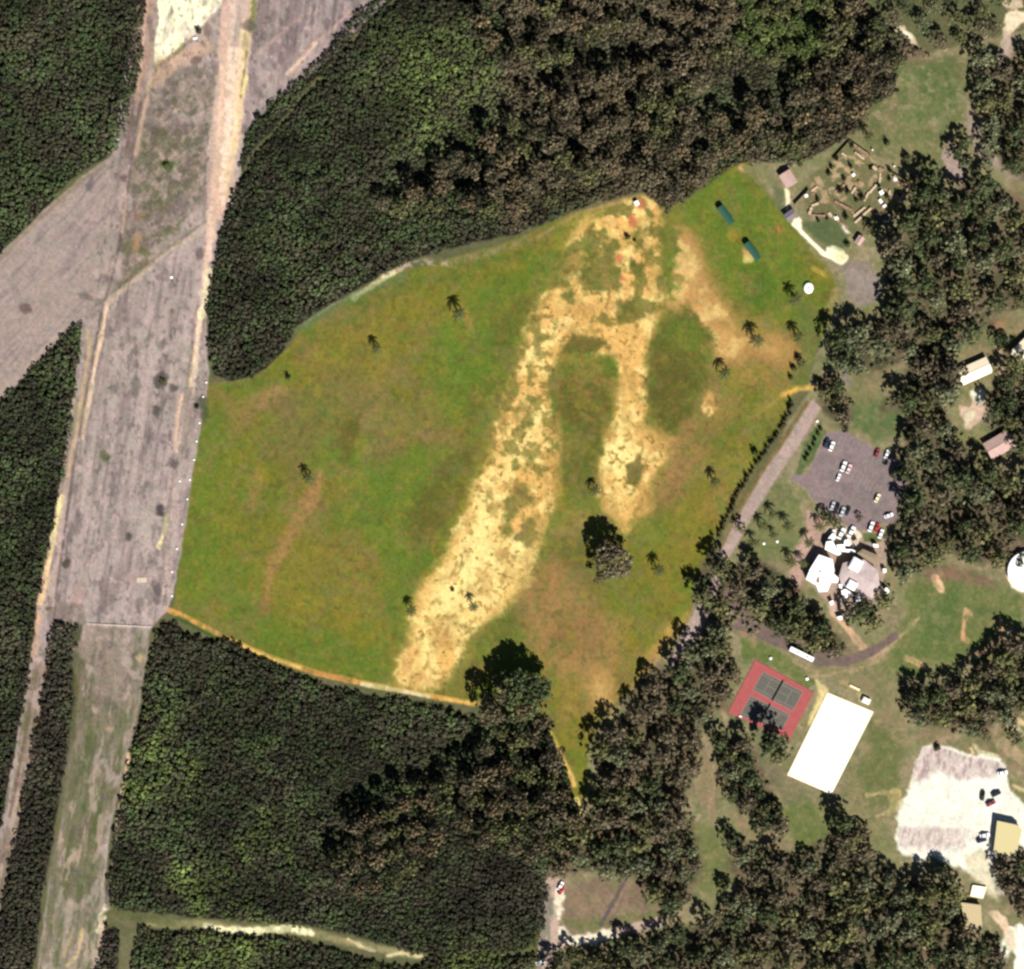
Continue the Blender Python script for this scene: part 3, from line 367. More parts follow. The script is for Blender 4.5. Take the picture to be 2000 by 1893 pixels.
# around the white building
K2 = lambda p: Z(1540,1020,.12257,p)
patch(K2([(560,60),(1150,60),(1560,300),(1560,700),(1440,1300),(900,1600),(600,1300),(420,1050),(250,930),(360,560),(560,300)]), (206,176,160), 8, 3, .85)
patch(K2([(620,60),(900,120),(1100,60),(1200,180),(1100,300),(860,380),(640,260),(600,140)]), (285,255,225), 6, 3, .9); patch(K2([(1180,170),(1440,180),(1480,320),(1200,300)]), (110,120,76), 5, 2, .9); patch(K2([(560,140),(740,60),(720,160),(620,180)]), (190,170,96), 5, 2, .8)
patch(K2([(620,1260),(780,1300),(760,1430),(900,1500),(860,1580),(720,1500),(660,1400)]), (246,206,186), 6, 3, .85)

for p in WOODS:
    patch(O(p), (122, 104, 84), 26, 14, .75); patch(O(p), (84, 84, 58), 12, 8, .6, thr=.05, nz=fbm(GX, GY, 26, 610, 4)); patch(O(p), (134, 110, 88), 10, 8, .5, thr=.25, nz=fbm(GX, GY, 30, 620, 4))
for q, c, a in ((LOOP, (138,116,110), .9), (ROAD, (200,174,164), .8), (LOT, (160,140,140), .9)): patch(q, c, 5, 2, a, fine=1)
# fine grain of the ground itself
ALB = ALB * (1 + .10 * NC + .06 * NB + .05 * NA)[..., None]; ALB += (6 * NB)[..., None] * np.array([1, -.6, .2])
GLIN = np.clip(lin(np.clip(ALB, 4, 300)) / KL, .002, .86)

# ------------------------------------------------------------------ helpers
def new_mesh(name, V, F, n=4, cols=None):
    me = bpy.data.meshes.new(name); V = np.asarray(V, np.float32); F = np.asarray(F, np.int32)
    me.vertices.add(len(V)); me.vertices.foreach_set('co', V.ravel())
    me.loops.add(F.size); me.loops.foreach_set('vertex_index', F.ravel())
    me.polygons.add(len(F)); me.polygons.foreach_set('loop_start', np.arange(0, F.size, n, dtype=np.int32))
    if cols is not None:
        ca = me.color_attributes.new('Col', 'FLOAT_COLOR', 'POINT')
        c4 = np.ones((len(V), 4), np.float32); c4[:, :3] = cols; ca.data.foreach_set('color', c4.ravel())
    me.update(calc_edges=True); return me
def tag(o, label=None, cat=None, group=None, kind=None):
    if label: o['label'] = label
    if cat: o['category'] = cat
    if group: o['group'] = group
    if kind: o['kind'] = kind
    return o
def link(name, me, mat=None, parent=None, loc=(0, 0, 0), rz=0):
    o = bpy.data.objects.new(name, me); COL.objects.link(o)
    if mat and me and not me.materials: me.materials.append(mat)
    o.parent = parent; o.location = loc; o.rotation_euler = (0, 0, rz); return o
def empty(name, loc, rz=0, **k):
    o = bpy.data.objects.new(name, None); COL.objects.link(o); o.location = loc; o.rotation_euler = (0, 0, rz); o.empty_display_size = .5
    return tag(o, **k)
def mat(name, col=None, rough=.9, attr=False, nscale=0, namp=.2, rnd=0, bump=0, spec=.2, metal=0, bscale=None, coord='Object'):
    m = bpy.data.materials.new(name); m.use_nodes = True; t = m.node_tree; b = t.nodes['Principled BSDF']; N = t.nodes.new; L = t.links.new
    b.inputs['Roughness'].default_value = rough; b.inputs['Specular IOR Level'].default_value = spec; b.inputs['Metallic'].default_value = metal
    if attr: src = N('ShaderNodeVertexColor'); src.layer_name = 'Col'; out = src.outputs[0]
    else: src = N('ShaderNodeRGB'); src.outputs[0].default_value = (*col, 1); out = src.outputs[0]
    tc = N('ShaderNodeTexCoord')
    if nscale:
        no = N('ShaderNodeTexNoise'); no.inputs['Scale'].default_value = nscale; no.inputs['Detail'].default_value = 4; L(tc.outputs[coord], no.inputs['Vector'])
        mr = N('ShaderNodeMapRange'); mr.inputs[1].default_value = .25; mr.inputs[2].default_value = .75; mr.inputs[3].default_value = 1 - namp; mr.inputs[4].default_value = 1 + namp; L(no.outputs[0], mr.inputs[0])
        mx = N('ShaderNodeVectorMath'); mx.operation = 'SCALE'; L(out, mx.inputs[0]); L(mr.outputs[0], mx.inputs['Scale']); out = mx.outputs[0]
    if rnd:
        oi = N('ShaderNodeObjectInfo'); mr = N('ShaderNodeMapRange'); mr.inputs[3].default_value = 1 - rnd; mr.inputs[4].default_value = 1 + rnd; L(oi.outputs['Random'], mr.inputs[0])
        mx = N('ShaderNodeVectorMath'); mx.operation = 'SCALE'; L(out, mx.inputs[0]); L(mr.outputs[0], mx.inputs['Scale']); out = mx.outputs[0]
    L(out, b.inputs['Base Color'])
    if bump:
        n2 = N('ShaderNodeTexNoise'); n2.inputs['Scale'].default_value = bscale or 3; n2.inputs['Detail'].default_value = 5; L(tc.outputs['Object'], n2.inputs['Vector'])
        bp = N('ShaderNodeBump'); bp.inputs['Strength'].default_value = bump; bp.inputs['Distance'].default_value = .3; L(n2.outputs[0], bp.inputs['Height']); L(bp.outputs[0], b.inputs['Normal'])
    return m
def A(r, g, b): return tuple(alb((r, g, b)))
M_GROUND = mat('ground_surface', attr=True, rough=.95, nscale=.9, namp=.10, bump=.35, bscale=1.2, spec=.05)

# ------------------------------------------------------------------ setting: one sheet cut into ground, field, runway, roads
cellx = GX[:-1, :-1] + STEP / 2; celly = GY[:-1, :-1] + STEP / 2
cls = np.zeros(cellx.shape, int)
def setcls(pts, k, only=None):
    sl = box(pts, 4); sl = (slice(sl[0].start, min(sl[0].stop, H_ - 1)), slice(sl[1].start, min(sl[1].stop, W_ - 1)))
    ins = sdf(pts, cellx[sl], celly[sl]) < 0; c = cls[sl]; c[ins] = k
NAMES = ['ground', 'grass_field', 'runway', 'taxiway', 'road', 'parking_lot', 'loop_road', 'gravel_yard', 'path', 'dirt_track']
setcls(FIELD, 1); setcls(RUN, 2); setcls(TAX, 3); setcls(ROAD, 4); setcls(LOT, 5); setcls(LOOP, 6); setcls(YARD, 7); setcls(PATH, 8)
a_ = np.array(TR); dtr = sline(TR, cellx, celly) < 6; cls[dtr] = 9
idx = np.arange(H_ * W_).reshape(H_, W_)
WX = (GX - 1000) * S; WY = (946.5 - GY) * S
GZ = .25 * fbm(GX, GY, 90, 700, 4) + .05 * NB
GZ = GZ * (.6 - .5 * sst((GX - 1250) / 120))
VV = np.stack([WX, WY, GZ], -1).reshape(-1, 3); CC = GLIN.reshape(-1, 3)
for k, nm in enumerate(NAMES):
    ii, jj = np.nonzero(cls == k)
    q = np.stack([idx[ii, jj], idx[ii + 1, jj], idx[ii + 1, jj + 1], idx[ii, jj + 1]], 1)
    u, inv = np.unique(q, return_inverse=True); F = inv.reshape(q.shape); V = VV[u]; C = CC[u]
    if k == 0:   # carry the ground on to the horizon
        L_ = 9000.; x0, x1, y0, y1 = WX.min(), WX.max(), WY.min(), WY.max(); b = len(V)
        ex = [(-L_, -L_, -.4), (L_, -L_, -.4), (L_, L_, -.4), (-L_, L_, -.4), (x0, y0, -.4), (x1, y0, -.4), (x1, y1, -.4), (x0, y1, -.4)]
        V = np.vstack([V, ex]); C = np.vstack([C, np.tile(alb((84, 88, 60)), (8, 1))])
        F = np.vstack([F, np.array([[0, 1, 5, 4], [1, 2, 6, 5], [2, 3, 7, 6], [3, 0, 4, 7]]) + b])
    tag(link(nm, new_mesh(nm, V, F, 4, C), M_GROUND), kind='structure')

# ------------------------------------------------------------------ foliage
def leaf_cloud(cen, nrm, size, col, rs):
    """many small leaf sprays: one quad each, bent out of square"""
    n = len(cen); nrm = nrm / (np.linalg.norm(nrm, axis=1, keepdims=True) + 1e-9)
    r = rs.normal(size=(n, 3)); u = np.cross(nrm, r); u /= np.linalg.norm(u, axis=1, keepdims=True) + 1e-9; v = np.cross(nrm, u)
    s = size[:, None]; k = rs.uniform(.55, 1.25, (n, 4, 1))
    V = np.stack([cen + u * s * k[:, 0] , cen + v * s * k[:, 1], cen - u * s * k[:, 2], cen - v * s * k[:, 3]], 1)
    return V.reshape(-1, 3), np.arange(4 * n).reshape(n, 4), np.repeat(col, 4, 0)
M_LEAF = mat('leaf_sprays', attr=True, rough=.8, spec=.15, rnd=.12)
M_THICK = mat('thicket_leaves', attr=True, rough=.8, spec=.12)
M_BARK = mat('bark', A(105, 92, 78), rough=.95, nscale=3, namp=.3)
def inside(pts, x, y): return sdf(pts, x, y) < 0
def tcol(x, y, mode):
    n1 = fbm(x, y, 90, 800, 4); n2 = fbm(x, y, 22, 820, 3)
    base = np.array([80, 77, 60.]) + np.zeros((len(x), 3)); grn = np.array([82, 98, 60.]); brt = np.array([118, 132, 72.]); brn = np.array([116, 102, 80.])
    def mx(b, c, m): m = np.clip(m, 0, 1)[:, None]; return b * (1 - m) + c * m
    base = mx(base, grn, sst(n2 * 1.6 + .5) * .75)
    if mode == 'n':
        g = sst(1.1 - np.hypot((x - 850) / 170, (y - 150) / 200)); g2 = sst(1.05 - np.hypot((x - 1540) / 130, (y - 70) / 110)); base = mx(base, brt, np.maximum(g * .8, g2) * sst(n2 + .75))
        base = mx(base, grn, sst(.9 - np.hypot((x - 1130) / 150, (y - 420) / 60)) * .7); base = mx(base, brn, sst((x - 930) / 80) * (1 - g2) * sst(n1 + .6) * .8)
    if mode == 's':
        base = mx(base, brt, sst(n1 * 2.6 - .0) * sst((y - 1320) / 150) * sst(n2 + .7) * .8); base = mx(base, np.array([78, 72, 60.]), sst(1.2 - np.hypot((x - 960) / 130, (y - 1740) / 100)) * .8); base = mx(base, np.array([84, 78, 64.]), sst((1330 - y) / 60) * .5)
    if mode == 'w': base = mx(base, grn * 1.05, sst(n1 * 2.5 - .5) * .6)
    if mode == 'e': base = mx(base * 1.15, brn * 1.12, sst(n1 * 2 + .4) * .7)
    if mode == 'd': base = mx(base, np.array([76, 66, 60.]), .55 + 0 * n1)
    return base
def thicket(name, pts, mode, label, hmin=1.2, hmax=3.0, sp=6.3, frac=1.0, nl=10, seed=3, cat='thicket', gain=1.0, low=None):
    rs = np.random.default_rng(seed); a = np.array(pts)
    x = np.arange(max(X0, a[:, 0].min()), min(X1, a[:, 0].max()), sp); y = np.arange(max(Y0, a[:, 1].min()), min(Y1, a[:, 1].max()), sp)
    x, y = [q.ravel() for q in np.meshgrid(x, y)]; x = x + rs.uniform(-.6, .6, len(x)) * sp; y = y + rs.uniform(-.6, .6, len(y)) * sp
    d = sdf(pts, x, y) + 7 * fbm(x, y, 14, 850, 3) + rs.normal(0, 1.6, len(x)); k = (d < -1.5) & (rs.random(len(x)) < frac) ; x, y, d = x[k], y[k], d[k]
    n = len(x); hn = fbm(x, y, 70, 870, 4); h2 = fbm(x, y, 24, 880, 3); h = hmin + (hmax - hmin) * np.clip(.5 + hn + .7 * h2 + rs.uniform(-.16, .16, n), 0, 1.5); h *= .5 + .5 * np.clip(-d / 14, 0, 1)
    if low: h *= low(x, y)
    r = rs.uniform(.6, 1.4, n) * sp * S * .68
    c = tcol(x, y, mode) * gain * (rs.uniform(.86, 1.16, n) * (1 + .45 * hn + .2 * fbm(x, y, 160, 890, 3)))[:, None] + rs.normal(0, 2, (n, 3))
    cx, cy = W(x, y); C0 = np.stack([cx, cy, h - r * .5], 1)
    C0 = np.repeat(C0, nl, 0); rr = np.repeat(r, nl); cc = np.repeat(c, nl, 0); m = len(C0)
    dv = rs.normal(size=(m, 3)); dv[:, 2] = np.abs(dv[:, 2]) * 1.1 + .55; dv /= np.linalg.norm(dv, axis=1, keepdims=True)
    cen = C0 + dv * (rr * rs.uniform(.8, 1.05, m))[:, None]; cen[:, 2] = np.maximum(cen[:, 2], .15)
    V, F, K = leaf_cloud(cen, dv + rs.normal(0, .16, (m, 3)), rr * rs.uniform(.35, .62, m), alb_v(cc * rs.uniform(.88, 1.12, m)[:, None]), rs)
    return tag(link(name, new_mesh(name, V, F, 4, K), M_THICK), label=label, cat=cat, kind='stuff')
def alb_v(c): return np.clip(lin(np.clip(c, 5, 250)) / KL, .003, .8)
thicket('thicket', TH['west'], 'w', 'dark dense scrub filling the corner west of the runway, north of the taxiway', seed=1)
thicket('thicket', TH['wedge'], 'w', 'dark scrub west of the runway, in the fork below the taxiway', seed=2)
thicket('thicket', TH['strip'], 'd', 'narrow brownish scrub strip between the perimeter track and the runway', seed=3)
thicket('thicket', TH['verge'], 'w', 'thin green hedge-like scrub along the edge of the diagonal taxiway', 1.0, 2.4, seed=4)
NWOOD = O([(905,20),(960,-20),(1420,-20),(1640,-20),(1740,112),(1680,215),(1590,290),(1480,305),(1400,315),(1330,370),(1290,395),(1230,340),(1150,372),(1000,415),(900,420),(780,415),(735,440),(700,430),(730,392),(800,370),(840,330),(900,290),(1000,215),(1000,150),(960,120)])
SWOODS = [O([(945,1345),(990,1300),(1050,1320),(1062,1400),(1090,1490),(1120,1590),(1060,1650),(960,1640),(885,1600),(890,1520),(930,1440)]), O([(650,1625),(750,1530),(870,1510),(872,1600),(820,1680),(710,1740),(650,1690)])]
gaps = [O(p) for p in ([(745,320),(800,270),(860,215),(930,150),(1010,140),(1015,195),(930,265),(870,300),(810,365)], [(1315,190),(1400,140),(1480,115),(1530,140),(1460,190),(1340,255)], [(675,350),(735,380),(715,450),(660,430)], [(1170,70),(1280,75),(1280,125),(1170,155),(1080,155),(1090,130)], [(1000,150),(1110,130),(1100,180),(960,200)], [(1255,320),(1330,300),(1340,330),(1270,350)], [(880,0),(960,0),(960,30),(900,30)], [(1460,180),(1530,150),(1520,200),(1480,230)])]
sgaps = [O(p) for p in ([(640,1510),(700,1480),(760,1450),(800,1480),(790,1520),(700,1560),(640,1560)], [(865,1440),(920,1420),(910,1500),(890,1570),(865,1560)], [(800,1710),(840,1700),(850,1750),(810,1770)], [(560,300),(600,290),(640,320),(610,350),(570,340)], [(370,1310),(400,1310),(395,1340),(372,1345)])]
def lowered(ws, gs):
    def f(x, y):
        m = np.ones(len(x))
        for w_ in ws: m = np.minimum(m, .32 + .68 * sst(.5 + sdf(w_, x, y) / 20))
        for g in gs: m = np.minimum(m, .15 + .85 * sst(.5 + sdf(g, x, y) / 14))
        return m
    return f
thicket('thicket', TH['north'], 'n', 'wide scrub and undergrowth north of the grass field, bright green in the middle', 1.4, 3.8, seed=5, low=lowered([NWOOD], gaps + sgaps[3:4]))
thicket('thicket', TH['south'], 's', 'dark green scrub south of the grass field, yellow-green in patches', 1.4, 3.8, seed=6, low=lowered(SWOODS, sgaps))
thicket('thicket', TH['foot'], 's', 'scrub below the white sandy bank at the bottom edge', 1.4, 3.2, seed=7)
thicket('thicket', TH['corner'], 'd', 'small dark scrub patch between the runway and the sandy bank', 1.4, 2.8, seed=8)

for i, p in enumerate(WOODS): thicket('undergrowth', O(p), 'e', f"patchy undergrowth and fallen litter beneath the {['north-east corner','big eastern','lawn-side','road-end','lodge','service-road south','court-side','bottom','sandy-fork','south-east lawn','yard','yard south','house','far south path'][i % 14]} pines", .3, 1.5, 8.0, .45, 9, 40 + i, 'undergrowth', 1.0)
def tube(pts, rads, n=6):
    V = []; F = []
    for i, (p, r) in enumerate(zip(pts, rads)):
        for k in range(n): t = 2 * math.pi * k / n; V.append((p[0] + r * math.cos(t), p[1] + r * math.sin(t), p[2]))
    for i in range(len(pts) - 1):
        for k in range(n): F.append((i * n + k, i * n + (k + 1) % n, (i + 1) * n + (k + 1) % n, (i + 1) * n + k))
    return V, F
def join(parts):
    V = []; F = []; b = 0
    for v, f in parts: V += list(v); F += [tuple(i + b for i in q) for q in f]; b += len(v)
    return V, F
def trunk_mesh(name, h, r, limbs, rs, spread):
    parts = [tube([(0, 0, -.3), (.1, 0, h * .35), (0, .15, h * .7), (.1, .1, h * .95)], [r, r * .8, r * .55, r * .15])]
    for k in range(limbs):
        a = rs.uniform(0, 6.28); z = h * rs.uniform(.3, .7); L = spread * rs.uniform(.5, .85); dx, dy = math.cos(a), math.sin(a)
        parts.append(tube([(0, 0, z), (dx * L * .5, dy * L * .5, z + L * .35), (dx * L, dy * L, z + L * .6)], [r * .45, r * .28, r * .1], 5))
    V, F = join(parts); me = new_mesh(name, V, F); me.materials.append(M_BARK); return me
def crown_mesh(name, kind, rad, h, c1, c2, seed):
    """lobes of leaf sprays over a dome (broad) or up a tapering spire (pine)"""
    rs = np.random.default_rng(seed); L = []
    if kind == 'pine':
        nl = 82; q = rs.uniform(0, 1, nl) ** .6; a = rs.uniform(0, 6.28, nl); z = h * (.42 + .56 * (1 - q ** 1.5)) * rs.uniform(.72, 1.0, nl); rr = q * rad * (1 + .22 * np.sin(a * 3 + seed) + .15 * np.sin(a * 7 + 2 * seed)); lr = rs.uniform(.5, 1.02, nl) * rad / 5
        L = np.stack([rr * np.cos(a), rr * np.sin(a), z], 1)
    else:
        nl = int(88 * max(1, rad / 5.6) ** 2); a = rs.uniform(0, 6.28, nl); q = np.sqrt(rs.uniform(0, 1, nl)) * rad * .95; q *= 1 + .2 * np.sin(a * 3 + seed) + .12 * np.sin(a * 5)
        z = h * .6 + h * .36 * np.sqrt(np.clip(1 - (q / rad / 1.1) ** 2, 0, 1)) * rs.uniform(.45, 1.05, nl) - (q / rad) ** 2 * h * .1; lr = rs.uniform(.4, 1.0, nl) * min(rad, 7.5) / 5.4
        L = np.stack([q * np.cos(a), q * np.sin(a), z], 1)
    per = 14; n = nl * per; c0 = np.repeat(L, per, 0); lrr = np.repeat(lr, per)
    dv = rs.normal(size=(n, 3)); dv[:, 2] = np.abs(dv[:, 2]) * .9 + .15 - .35 * (rs.random(n) < .25); dv /= np.linalg.norm(dv, axis=1, keepdims=True)
    cen = c0 + dv * (lrr * rs.uniform(.65, 1.12, n))[:, None]
    t = rs.random(nl)[:, None]; lc = np.array(c1, float) * t + np.array(c2, float) * (1 - t); lc = lc * rs.uniform(.72, 1.22, nl)[:, None]
    cc = np.repeat(lc, per, 0) * rs.uniform(.86, 1.15, n)[:, None]
    V, F, K = leaf_cloud(cen, dv + rs.normal(0, .25, (n, 3)), lrr * rs.uniform(.36, .7, n), alb_v(cc), rs)
    me = new_mesh(name, V, F, 4, K); me.materials.append(M_LEAF); return me
TONES = {  # word -> two leaf colours as they look in full sun
 'grey-brown': ((150, 134, 108), (120, 108, 84)), 'olive': ((148, 144, 94), (112, 114, 74)), 'dark green': ((112, 122, 78), (82, 92, 60)),
 'tan': ((164, 142, 108), (130, 114, 86)), 'bright green': ((122, 138, 74), (92, 108, 58)), 'sage': ((156, 156, 116), (116, 122, 90)),
}
PROTO = {}
def proto(kind, tone, v):
    key = (kind, tone, v)
    if key not in PROTO:
        rs = random.Random(v * 7 + len(tone)); rad, h = (5.3, 14.0) if kind == 'pine' else (10.5, 15.5) if kind == 'big' else (5.6, 11.0)
        PROTO[key] = (crown_mesh('crown', kind, rad, h, *TONES[tone], 100 + v * 13 + len(tone) * 5 + len(kind)), trunk_mesh('trunk', h * .9, .28, 5, rs, rad))
    return PROTO[key]
LM = {'the car park': (1640,930), 'the red tennis courts': (1478,1345), 'the white court': (1625,1450), 'the ruins': (1650,380), 'the white-roofed lodge': (1640,1130), 'the long white coach': (1562,1268), 'the pale gravel yard': (1840,1560),
 'the round white roof': (1985,1110), 'the gabled houses': (1920,780), 'the two green shelters': (1440,450), 'the sandy spot by the lawn': (1765,65), 'the sandy fork road': (1090,1800), 'the runway crossing': (330,450), 'the sandy track': (700,1335), 'the north lawn': (1800,210), 'the straight service road': (1480,930), 'the lone big field tree': (1193,1092), 'the white sandy bank': (560,1810), 'the east lawn': (1850,1210), 'the bright green crowns': (1540,55), 'the bright green scrub': (860,150), 'the long dark gap in the woods': (880,265), 'the dark gap near the top': (1235,110), 'the dark gap above the green shelters': (1410,190), 'the wood tip by the scrub': (710,405), 'the top tip of the grass field': (1250,385),
 'the sand strip below the field': (1085,1470), 'the black scrub gaps': (700,1505), 'the road at the bottom edge': (1050,1870), 'the grassy pine clearing': (1400,1650), 'the lawn below the white court': (1580,1610), 'the pinkish drive by the lawn': (1850,310), 'the bare patch above the gabled houses': (1940,630), 'the parking corner by the pines': (1730,880), 'the dark pair at the field edge': (1600,640), 'the top right corner': (1960,60), 'the beige roof in the pines': (1895,1785)}
DIRS = ['east', 'north-east', 'north', 'north-west', 'west', 'south-west', 'south', 'south-east']
def where(x, y):
    nm, (lx, ly) = min(LM.items(), key=lambda q: math.hypot(q[1][0] - x, q[1][1] - y)); dd = math.hypot(x - lx, y - ly)
    dr = DIRS[int(round(math.degrees(math.atan2(-(y - ly), x - lx)) / 45)) % 8]
    return f"{'just ' if dd < 60 else '' if dd < 130 else 'well '}{dr} of {nm}"
TREES = []
def tree(kind, tone, x, y, sc, hs=None):
    v = R.randrange(3); cr, tr = proto(kind, tone, v); X, Y = W(x, y); hs = hs or sc
    e = empty('pine_tree' if kind == 'pine' else 'broadleaf_tree', (X, Y, 0), R.uniform(0, 6.28)); e.scale = (sc * R.uniform(.9, 1.1), sc * R.uniform(.9, 1.1), hs)
    for nm, me in (('crown', cr), ('trunk', tr)):
        o = bpy.data.objects.new(nm, me); COL.objects.link(o); o.parent = e
    size = 'tall ' if hs > 1.15 else 'low ' if hs < .8 else ''
    e['category'] = 'tree'; TREES.append((e, f"{size}{tone} {'pine' if kind == 'pine' else 'spreading tree'} {where(x, y)}"))
    return e
def wood(pts, kind, tones, sp, smin, smax, avoid=(), seed=1, frac=1.0, hmul=1.0):
    """trees standing apart by about sp pixels"""
    r = random.Random(seed); a = np.array(pts); got = []; tries = 0; area = abs(sum(pts[i][0] * pts[(i + 1) % len(pts)][1] - pts[(i + 1) % len(pts)][0] * pts[i][1] for i in range(len(pts)))) / 2
    N = int(area / (sp * sp) * 30) + 60; X = np.array([r.uniform(a[:, 0].min(), a[:, 0].max()) for _ in range(N)]); Y = np.array([r.uniform(a[:, 1].min(), a[:, 1].max()) for _ in range(N)])
    ok = sdf(pts, X, Y) < -6
    for av in avoid: ok &= sdf(av, X, Y) > 0
    for x, y, k in zip(X, Y, ok):
        if k and -12 < x < 2012 and -12 < y < 1925 and all((x - u) ** 2 + (y - v) ** 2 > sp * sp for u, v in got) and r.random() < frac:
            got.append((x, y)); s = r.uniform(smin, smax); tree(kind, r.choice(tones), x, y, s, s * hmul * r.uniform(.9, 1.15))
    return got
BRN = ['grey-brown', 'grey-brown', 'tan', 'olive']; PIN = ['olive', 'sage', 'grey-brown', 'dark green']
wood(O([(905,20),(960,-20),(1420,-20),(1410,120),(1440,140),(1560,130),(1620,60),(1640,-20),(1660,30),(1700,90),(1740,112),(1730,170),(1680,215),(1590,290),(1480,305),(1400,315),(1330,370),(1290,395),(1230,340),(1150,372),(1000,415),(900,420),(780,415),(735,440),(700,430),(730,392),(800,370),(840,330),(900,290),(1000,215),(1000,150),(960,120)]), 'broad', BRN, 35, .68, 1.08, gaps, 5, hmul=1.5)
wood(O([(1425,-20),(1635,-20),(1610,50),(1560,120),(1500,125),(1430,120)]), 'broad', ['bright green', 'bright green', 'olive'], 30, .6, .8, (), 6, hmul=.9)
wood(O([(1660,-20),(1950,-20),(1930,60),(1885,105),(1800,100),(1760,40),(1720,45),(1710,90),(1670,40)]), 'broad', PIN, 32, .6, .85, (), 7)
wood(O(WOODS[0]), 'pine', PIN, 34, .8, 1.15, (), 8)
wood(O(WOODS[1]), 'pine', PIN, 40, .85, 1.3, (), 9)
wood(O(WOODS[2]), 'pine', ['dark green', 'sage'], 32, .8, 1.05, (), 10)
wood(O(WOODS[3]), 'pine', ['olive', 'grey-brown', 'dark green'], 28, .7, .95, (), 11)
wood(O(WOODS[4]), 'pine', PIN, 34, .8, 1.15, [LOOP], 12)
wood(O(WOODS[5]), 'pine', PIN + ['grey-brown'], 35, .85, 1.2, (), 13)
wood(O(WOODS[6]), 'pine', PIN, 30, .7, .95, (), 14)
wood(O(WOODS[7]), 'pine', PIN, 36, .8, 1.2, (), 15)
wood(O(WOODS[8]), 'pine', PIN, 30, .7, 1.0, (), 16)
wood(O(WOODS[9]), 'pine', PIN, 32, .85, 1.15, (), 17)
wood(O(WOODS[10]), 'pine', PIN, 32, .8, 1.05, (), 18)
wood(O(WOODS[11]), 'pine', PIN, 32, .8, 1.0, (), 19)
wood(O(WOODS[12]), 'pine', ['dark green', 'olive'], 32, .8, 1.05, [K5([(480,1300),(900,1300),(900,1780),(480,1780)])], 20)
wood(O([(945,1345),(990,1300),(1050,1320),(1062,1400),(1090,1490),(1120,1590),(1060,1650),(960,1640),(885,1600),(890,1520),(930,1440)]), 'broad', BRN, 33, .75, 1.15, sgaps, 21, hmul=1.6)
wood(O([(650,1625),(750,1530),(870,1510),(872,1600),(820,1680),(710,1740),(650,1690)]), 'broad', ['grey-brown', 'tan', 'olive'], 31, .7, .95, sgaps, 22, hmul=1.8)
wood(O(WOODS[13]), 'pine', PIN, 28, .6, .8, (), 23)
wood(O([(1860,1380),(1982,1360),(1982,1460),(1900,1430)]), 'broad', PIN, 34, .5, .7, (), 24, frac=.6)
for x, y, k, t, s in [(1193,1094,'big','grey-brown',1.0),(1022,1350,'big','dark green',1.12),(985,1345,'pine','olive',1.2),(1050,1350,'pine','dark green',1.15),(955,1368,'pine','olive',.95),(1506,1446,'pine','dark green',1.3),(1522,1468,'pine','olive',1.0),(1800,1748,'pine','olive',1.1),(1852,1738,'pine','olive',1.25),(1838,1705,'pine','sage',.8),(1640,1606,'pine','dark green',1.1),(1660,1640,'pine','olive',.9),(1685,1625,'pine','grey-brown',.6),(1512,1590,'pine','dark green',.8),(1545,1235,'broad','olive',.9),(1610,1248,'pine','olive',.85),
    (1682,1000+188,'pine','dark green',1.0),(1700,1215,'pine','olive',.9),(1660,1200,'pine','dark green',.9),(1725,1170,'pine','olive',.8),(1945,665,'broad','dark green',.55),(1960,668,'broad','dark green',.5),(1678,1032-20,'broad','dark green',.3),(1612,1012,'broad','dark green',.55),(1632,1022,'broad','dark green',.5),(1990,1100,'broad','dark green',.4),(1994,1086,'broad','olive',.35),(1878,262+20,'pine','dark green',.8),(1862,300,'pine','dark green',.75),(1886,318,'pine','sage',.7),(1815,352,'pine','dark green',1.0),(1828,385,'pine','dark green',1.0),
    (1550,300,'broad','dark green',.6),(1530,285,'broad','olive',.6),(1570,290,'broad','grey-brown',.6),(1925,320,'pine','sage',.7),(1740,470,'pine','sage',.9),(1765,440,'pine','dark green',1.0),(1700,450,'broad','dark green',.5),(1632,668,'pine','dark green',1.1),(1664,655,'pine','sage',1.05),(1640,708,'pine','dark green',1.0),(1445,1030,'broad','olive',.5)]:
    if k == 'big':
        e = tree('big', t, x, y, s); TREES[-1] = (e, {'grey-brown': 'big lone grey-brown tree standing in the middle of the grass field', 'dark green': 'huge round dark tree at the bottom edge of the field, by the sandy track end'}[t])
    else: tree(k, t, x, y, s)

# ---- palms and lone shrubs
def palm_crown(seed):
    rs = random.Random(seed); V = []; F = []; C = []
    for k in range(9):
        a = k * 2 * math.pi / 9 + rs.uniform(-.2, .2); L = rs.uniform(2.5, 3.9); dx, dy = math.cos(a), math.sin(a); up = rs.uniform(.3, 1.1); px = (-dy, dx); n = 9
        for i in range(n):
            t0, t1 = i / n, (i + .88) / n; wd = .62 * math.sin(math.pi * min(.98, t0 * .9 + .12)) + .05
            def P_(t, s): r = L * t; return (dx * r + px[0] * s, dy * r + px[1] * s, up * t * 2 - 2.6 * t * t * L / 3 - abs(s) * .35)
            for sg in (-1, 1):
                b = len(V); V += [P_(t0, 0), P_(t1, 0), P_(t1 + .08, sg * wd), P_(t0 + .10, sg * wd)]; F.append((b, b + 1, b + 2, b + 3)); c = 1 + rs.uniform(-.15, .15); C += [(98 * c, 100 * c, 58 * c)] * 4
    me = new_mesh('crown', V, F, 4, alb_v(np.array(C))); me.materials.append(M_LEAF); return me
PALM = [(palm_crown(3), new_mesh('trunk', *tube([(0, 0, -.3), (.15, 0, 2.2), (.1, .1, 4.4), (0, 0, 6.1)], [.24, .18, .15, .16]))), (palm_crown(8), new_mesh('trunk', *tube([(0, 0, -.3), (-.1, .1, 2.2), (-.3, .1, 4.4), (-.1, 0, 6.1)], [.24, .18, .15, .16])))]
